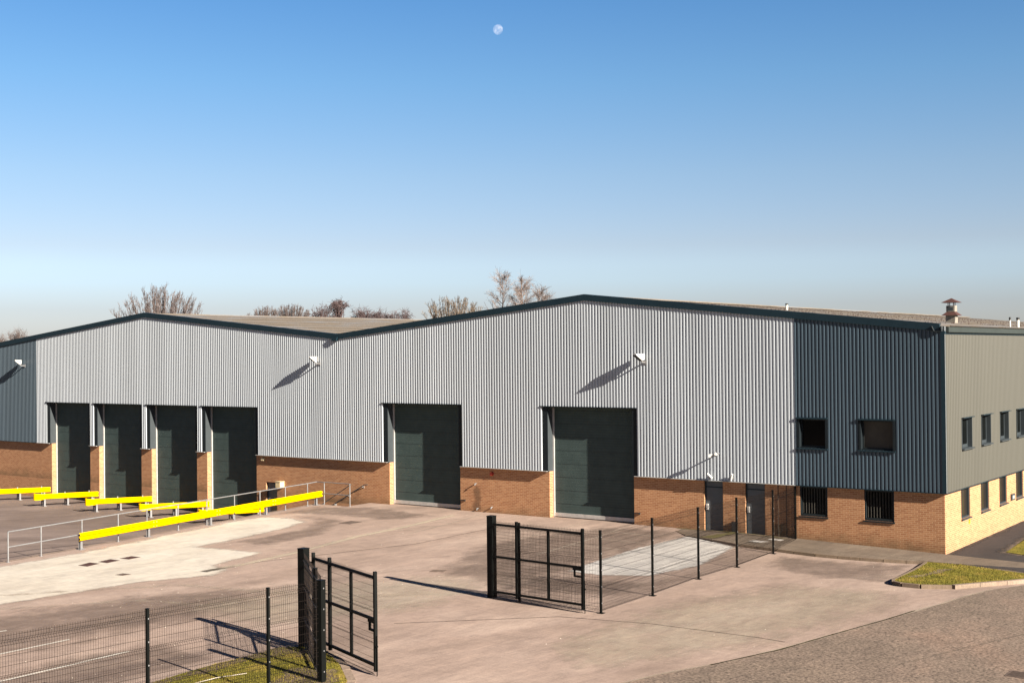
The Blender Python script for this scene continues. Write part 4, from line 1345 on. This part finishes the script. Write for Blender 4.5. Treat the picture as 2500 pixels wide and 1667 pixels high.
def fence_post(p, zt, parent, w=.06, plate=True):
    z0 = g(p[0], p[1])-.02
    mb = MB(); mb.box(p[0]-w/2, p[0]+w/2, p[1]-w/2, p[1]+w/2, z0, zt)
    mb.box(p[0]-w/2-.004, p[0]+w/2+.004, p[1]-w/2-.004, p[1]+w/2+.004, zt+.001, zt+.015)
    o = mb.build('post', M_black, parent)
    for k in range(5):
        z = z0+.3+k*.48
        MB().box(p[0]+w/2, p[0]+w/2+.012, p[1]-.012, p[1]+.012, z, z+.03).build('clip', M_galv, o)
    if plate:
        mb = MB(); mb.box(p[0]-.09, p[0]+.09, p[1]-.09, p[1]+.09, z0+.015, z0+.034); mb.build('base_plate', M_black, o)
    return o


P1, P2, P3, P4, P5, PW = (-4.86, -16.82), (-4.91, -13.69), (-5.06, -10.33), (-5.17, -7.2), (-5.68, -3.0), (-6.09, .06)
PQ, PR = (-7.83, -16.74), (-8.98, -16.6)
FA = empty('mesh_fence', (P1[0], P1[1], .16), 'black welded-mesh fence running from the right gate post back to the warehouse wall', 'fence')
tops = {P1: 2.56, P2: 2.57, P3: 2.54, P4: 2.55, P5: 2.40}
for p, t in tops.items(): fence_post(p, t, FA)
fence_post(PQ, 2.56, FA, plate=False)
mb = MB(); mb.box(-6.12, -6.055, .04, .118, 0, 2.26); mb.build('post', M_black, FA)
for a, b in ((PR, PQ), (PQ, P1), (P1, P2), (P2, P3), (P3, P4), (P4, P5)):
    place_panel(a, b, g(*a)+.01, g(*b)+.01, FA)
place_panel(P5, PW, g(*P5)+.0, .02, FA, 2.2)

PL, PM, PN = (-9.0, -24.75), (-6.95, -26.4), (-6.06, -27.12)
FB = empty('mesh_fence', (PN[0], PN[1], .2), 'black welded-mesh fence in the left foreground with a short return to the left gate post', 'fence')
FL = [PN, (-6.30, -28.55), (-6.68, -31.55), (-7.12, -35.2), (-7.5, -38.2)]
for p in FL[1:]: fence_post(p, 2.57, FB)
fence_post(PN, 2.55, FB, w=.15)
fence_post(PM, 2.64, FB, w=.075)
for a, b in zip(FL[:-1], FL[1:]): place_panel(a, b, .18, .18, FB)
for a, b in ((PL, PM), (PM, PN)): place_panel(a, b, .2, .2, FB, 2.42)
for a, b in ((PL, PM),):
    A = Vector((*a, 0)); B = Vector((*b, 0))
    mb = MB()
    for h in (2.3, 1.4, .35): mb.bar(A+Vector((0, 0, h)), B+Vector((0, 0, h)), .04)
    mb.build('rail', M_black, FB)


def gate(hp, ht, hinge, end, zb, label):
    """hp post position, hinge/end: plan ends of the leaf; zb clearance level"""
    e = empty('mesh_gate', (hp[0], hp[1], .16), label, 'gate', 'open pair of black mesh gates at the yard entrance')
    z0 = g(*hp)
    mb = MB(); w = .108
    mb.box(hp[0]-w, hp[0]+w, hp[1]-w, hp[1]+w, z0-.02, ht); mb.box(hp[0]-w-.006, hp[0]+w+.006, hp[1]-w-.006, hp[1]+w+.006, ht+.001, ht+.02)
    gp = mb.build('gate_post', M_black, e)
    H = Vector((*hinge, 0)); E = Vector((*end, 0)); D = (E-H); Lg = D.length; D.normalize()
    up = Vector((0, 0, 1)); zt = zb+2.26
    fr = [0, .27, .62, 1.0]
    xs = [.03, Lg*.285, Lg*.63, Lg-.03]
    for k, x in enumerate(xs):
        mb = MB(); q = H+D*x
        lo, hi = (zb+.06, zt-.16) if k == 2 else ((zb-.08, zt) if k < 3 else (zb-.10, zt))
        mb.bar(q+up*lo, q+up*hi, .075 if k != 2 else .065, .075 if k != 2 else .065, tuple(D)); mb.build('stile', M_black, e)
    for h in (zt-.15, zb+1.12, zb+.04):
        mb = MB(); mb.bar(H+D*.05+up*h, H+D*(Lg-.05)+up*h, .062); mb.build('rail', M_black, e)
    key = ('gate',)
    if key not in _panels:
        mb = mesh_panel(round(Lg, 2)-.08, 2.37, z0=.0, sp=.05, folds=[2.30, 1.55, .80, .07])
        o = mb.build('mesh_panel', M_wire); _panels[key] = o.data; bpy.data.objects.remove(o)
    o = bpy.data.objects.new('mesh_panel', _panels[key]); col.objects.link(o); o.parent = e
    o.location = Vector((H.x, H.y, zb-.2))-Vector(e.location)+D*.04; o.rotation_euler = (0, 0, atan2(D.y, D.x))
    q = E-D*.03
    mb = MB(); m0 = zb+1.10
    mb.bar(q-D*.30+up*(m0-.01), q-D*.30+up*(m0-.27), .05).bar(q-D*.30+up*(m0-.25), q+up*(m0-.25), .05).bar(q-D*.36+up*(m0-.04), q-D*.04+up*(m0-.04), .06, .07)
    mb.build('latch', M_black, e)
    mb = MB(); q2 = E+D*.035
    mb.tube([tuple(q2+up*(g(E.x, E.y)+.0)), tuple(q2+up*(zb+.75))], .012, 6).obox(q2+up*(zb+.5), D*.03, D.cross(up)*.02, up*.02)
    mb.build('drop_bolt', M_black, e)
    for h in (zb+.15, zt-.25): MB().bar(Vector((*hp, h)), H+D*.02+up*h, .05, .04).build('hinge', M_black, e)
    return e


gate(PR, 2.68, (-8.82, -16.82), (-5.27, -17.10), .36, 'right-hand mesh gate leaf swung open flat against the fence')
gate(PL, 2.73, (-8.86, -24.55), (-5.50, -25.86), .36, 'left-hand mesh gate leaf swung open towards the road')

# ------------------------------------------------------------------ trees behind
def bark(name, c, var=.25): return paint(name, c, .9, var=var, vs=2.0)
M_b1 = bark('bark_pink', (.10, .075, .068)); M_t1 = bark('twig_pink', (.125, .098, .092))
M_b2 = bark('bark_dark', (.07, .045, .045)); M_t2 = bark('twig_dark', (.085, .058, .058))
M_b3 = bark('bark_birch', (.17, .125, .105)); M_t3 = bark('twig_birch', (.20, .155, .135))
M_b4 = bark('bark_buff', (.16, .115, .08)); M_t4 = bark('twig_buff', (.155, .125, .098))


def tree(x, y, top, width, style, label, mats, seed, twig_r=.016, zbase=-.16):
    rnd = random.Random(seed)
    e = empty('bare_tree', (x, y, zbase), label, 'tree', 'bare winter trees behind the warehouse')
    T = MB(); C = MB(); count = [0]
    Ht = top-zbase

    def grow(p, d, length, r, depth, mx, spread, upb, curl):
        n = 4 if depth < 2 else 3
        pts = [p]; rad = [r]; q = Vector(p); dd = Vector(d)
        for k in range(n):
            dd = (dd + Vector((rnd.gauss(0, curl), rnd.gauss(0, curl), rnd.gauss(0, curl)+upb))).normalized()
            q = q+dd*length/n; pts.append(q.copy()); rad.append(max(twig_r*.6, r*(1-.55*(k+1)/n)))
        (T if depth < 2 else C).tube(pts, rad, 5 if depth < 2 else 3, cap=False)
        count[0] += 1
        if depth >= mx: return
        nb = {'broom': 5, 'birch': 6, 'tangle': 6, 'bush': 5}[style]
        for k in range(nb):
            t = rnd.uniform(.3, 1.0); i = min(n-1, int(t*n)); b = pts[i].lerp(pts[i+1], t*n-i) if i < n else pts[-1]
            a = rnd.random()*2*pi
            perp = Vector((cos(a), sin(a), 0)); perp = (perp-dd*perp.dot(dd)).normalized()
            nd = (dd*(1-spread)+perp*spread*rnd.uniform(.7, 1.3)).normalized()
            grow(b, nd, length*rnd.uniform(.45, .78), rad[i]*.55, depth+1, mx, spread, upb, curl)

    if style == 'broom':
        R = width/2; zc = top-R*.8; fork = zc-R*.55
        T.tube([(x, y, zbase), (x+.1, y, zbase+Ht*.25), (x, y, fork)], [Ht*.028, Ht*.024, Ht*.02], 7)
        for k in range(75):
            a = rnd.random()*2*pi; s = sqrt(rnd.random())
            s *= .98; tgt = Vector((x+cos(a)*s*R, y+sin(a)*s*R, zc+(top-zc)*sqrt(1-s*s)*rnd.uniform(.82, 1.0)))
            st = Vector((x, y, fork-rnd.uniform(0, .5)))
            mid = st.lerp(tgt, .5)+Vector((cos(a)*s*R*.16, sin(a)*s*R*.16, -.12*R))
            L_ = (tgt-st).length
            pts = [st, st.lerp(mid, .5), mid, mid.lerp(tgt, .5), tgt]
            T.tube(pts, [.06, .045, .032, .022, .010], 4, cap=False)
            for j in range(26):
                t = rnd.uniform(.25, .98); i = int(t*4); b = pts[i].lerp(pts[i+1], t*4-i)
                d = (tgt-mid).normalized(); dv = Vector((rnd.gauss(0, .34), rnd.gauss(0, .34), rnd.gauss(.25, .2)))
                nd = (d+dv).normalized(); ln = rnd.uniform(.5, 1.5)*(1.1-t*.5)*R/4.2
                m = b+nd*ln*.5+Vector((rnd.gauss(0, .05), rnd.gauss(0, .05), 0)); en = b+(nd+Vector((0, 0, .25))).normalized()*ln
                C.tube([b, m, en], [twig_r*1.4, twig_r*1.1, twig_r*.7], 3, cap=False)
                for jj in range(2):
                    nd2 = (nd+Vector((rnd.gauss(0, .5), rnd.gauss(0, .5), rnd.gauss(.2, .3)))).normalized()
                    C.tube([m, m+nd2*ln*.45], [twig_r, twig_r*.6], 3, cap=False)
    elif style == 'birch':
        for sx, sy, hh, lean in ((0, 0, 1.0, -.04),):
            pts = [Vector((x+lean*Ht*t+rnd.gauss(0, .08), y+rnd.gauss(0, .08), zbase+Ht*t)) for t in [0, .15, .3, .45, .6, .75, .88, 1.0]]
            rad = [Ht*.016*(1-t*.93) for t in [0, .15, .3, .45, .6, .75, .88, 1.0]]
            T.tube(pts, rad, 6, cap=False)
            for k in range(74):
                t = rnd.uniform(.22, .97); i = min(6, int(t*7)); b = pts[i].lerp(pts[i+1], t*7-i)
                a = rnd.random()*2*pi; ln = width*.62*(1.08-t)*rnd.uniform(.6, 1.05)+.3
                d = Vector((cos(a)*.75, sin(a)*.75, rnd.uniform(.5, .95))).normalized()
                p = [b]; dd = d.copy(); q = b
                for s in range(4):
                    dd = (dd+Vector((rnd.gauss(0, .12), rnd.gauss(0, .12), .04-.03*s))).normalized(); q = q+dd*ln/4; p.append(q.copy())
                T.tube(p, [.035*(1.1-t)+.012, .03*(1.1-t)+.01, .02, .014, .009], 4, cap=False)
                for j in range(17):
                    tt = rnd.uniform(.2, 1)*3.99; i = int(tt); bb = p[i].lerp(p[i+1], tt-i)
                    nd = (dd+Vector((rnd.gauss(0, .6), rnd.gauss(0, .6), rnd.gauss(.1, .45)))).normalized(); l2 = rnd.uniform(.3, 1.0)
                    m = bb+nd*l2*.5; en = bb+nd*l2+Vector((0, 0, rnd.uniform(-.2, .15)))
                    C.tube([bb, m, en], [twig_r, twig_r*.8, twig_r*.5], 3, cap=False)
                    C.tube([m, m+(nd+Vector((rnd.gauss(0, .6), rnd.gauss(0, .6), rnd.gauss(0, .4)))).normalized()*l2*.5], [twig_r*.8, twig_r*.5], 3, cap=False)
    else:                                            # tangle / bush
        droop = -.16 if style == 'tangle' else .04
        T.tube([(x, y, zbase), (x+.2, y, zbase+Ht*.3), (x-.1, y, zbase+Ht*.6)], [.28, .22, .16], 7)
        for k in range(44):
            a = rnd.random()*2*pi; s = sqrt(rnd.random()); el = rnd.uniform(.25, 1)
            R = width/2; rr = R*s; zc = top-R*1.0
            tgt = Vector((x+cos(a)*rr, y+sin(a)*rr, zc+(top-zc)*sqrt(max(0, 1-s*s*.97))*rnd.uniform(.45, 1.0)))
            st = Vector((x+cos(a)*rr*.3, y+sin(a)*rr*.3, zc-rnd.uniform(.3, 2.0)))
            mid = st.lerp(tgt, .55)+Vector((0, 0, .5 if style == 'tangle' else 0))
            pts = [st, st.lerp(mid, .5)+Vector((rnd.gauss(0, .15), rnd.gauss(0, .15), .1)), mid, mid.lerp(tgt, .5)+Vector((rnd.gauss(0, .2), rnd.gauss(0, .2), .15)), tgt]
            T.tube(pts, [.055, .045, .032, .022, .012], 4, cap=False)
            for j in range(16):
                tt = rnd.uniform(.25, 1)*3.99; i = int(tt); b = pts[i].lerp(pts[i+1], tt-i)
                q = b.copy(); dd = Vector((rnd.gauss(0, .7), rnd.gauss(0, .7), rnd.gauss(.35, .5))).normalized(); pp = [q.copy()]
                ln = rnd.uniform(.25, .8)
                for s_ in range(3):
                    dd = (dd+Vector((rnd.gauss(0, .45), rnd.gauss(0, .45), droop+rnd.gauss(0, .3)))).normalized(); q = q+dd*ln/3; pp.append(q.copy())
                C.tube(pp, [twig_r*1.2, twig_r, twig_r*.8, twig_r*.5], 3, cap=False)
    T.build('trunk', mats[0], e); C.build('crown', mats[1], e)
    return e


TP = (M_b1, M_t1); TD = (M_b2, M_t2); TB = (M_b3, M_t3); TF = (M_b4, M_t4)
tree(-78.7, 26.7, 14.1, 8.6, 'broom', 'broad bare broom-shaped tree behind the left gable peak', TP, 11, .013)
tree(-62.9, 49.4, 13.35, 6.6, 'broom', 'broom-shaped buff tree just left of the rising right gable edge', TF, 12, .014)
tree(-94.4, 54.3, 13.4, 4.4, 'broom', 'faint pinkish bare tree, leftmost of the row above the middle roof slope', TP, 13, .009)
tree(-92.3, 56.5, 13.7, 4.4, 'broom', 'faint pinkish bare tree, second from the left above the middle roof slope', TP, 14, .009)
tree(-82.9, 51.8, 13.3, 4.0, 'tangle', 'dark purple tangled tree standing apart left of the dark clump', TD, 15, .013)
tree(-81.6, 53.2, 13.7, 2.2, 'tangle', 'tall thin drooping tree at the left of the dark clump', TD, 16, .017)
tree(-79.6, 55.0, 12.95, 3.2, 'tangle', 'dense dark reddish tree in the middle of the dark clump', TD, 17, .014)
tree(-78.1, 56.2, 12.6, 3.0, 'tangle', 'low dark tree at the right end of the dark clump', TD, 18, .014)
tree(-76.5, 57.6, 12.7, 3.2, 'bush', 'small dark reddish bush-like tree on its own above the roof', TD, 19, .014)
tree(-58.6, 52.7, 15.4, 9.5, 'birch', 'tallest slender birch of the three over the right gable slope', TB, 20, .013)
tree(-57.0, 53.8, 15.0, 8.0, 'birch', 'slender birch in the middle of the three over the right gable slope', TB, 21, .012)
tree(-55.5, 54.9, 14.1, 8.0, 'birch', 'lowest slender birch on the right of the three over the gable slope', TB, 22, .011)
tree(-94.2, 22.4, 10.55, 2.6, 'bush', 'sparse small tree at the far left above the dark roof end', TP, 23, .005)
tree(-95.5, 20.8, 10.3, 2.4, 'bush', 'sparse small tree cut by the left edge of the picture', TP, 24, .005)
tree(-27.1, 95.6, 10.9, 1.6, 'bush', 'tiny bare treetop beyond the roof right of the chimney cowl', TP, 25, .02)

# ------------------------------------------------------------------ moon
md = Vector((-.573, .781, .246)).normalized()
mb = MB(); mc = CAM+md*2400; Rm = 2400*.00383
bpy.ops.mesh.primitive_uv_sphere_add(segments=48, ring_count=32, radius=Rm, location=mc)
moon = bpy.context.object; moon.name = 'moon'; moon.data.name = 'moon'
for p in moon.data.polygons: p.use_smooth = True
m, nt, b = new_mat('moon_surface')
p_ = N(nt, 'ShaderNodeTexCoord').outputs['Object']
f = nz(nt, p_, .18, 5, .55)
L(nt, ramp(nt, f, [(.38, (.026, .024, .022)), (.62, (.09, .08, .068))]), b.inputs['Base Color'])
b.inputs['Roughness'].default_value = 1; b.inputs['Specular IOR Level'].default_value = 0
ad = N(nt, 'ShaderNodeAddShader'); tr = N(nt, 'ShaderNodeBsdfTransparent')
L(nt, tr.outputs[0], ad.inputs[0]); L(nt, b.outputs[0], ad.inputs[1]); L(nt, ad.outputs[0], nt.nodes['Material Output'].inputs[0])
moon.data.materials.append(m)
tag(moon, 'pale gibbous moon high in the clear blue sky', 'moon')
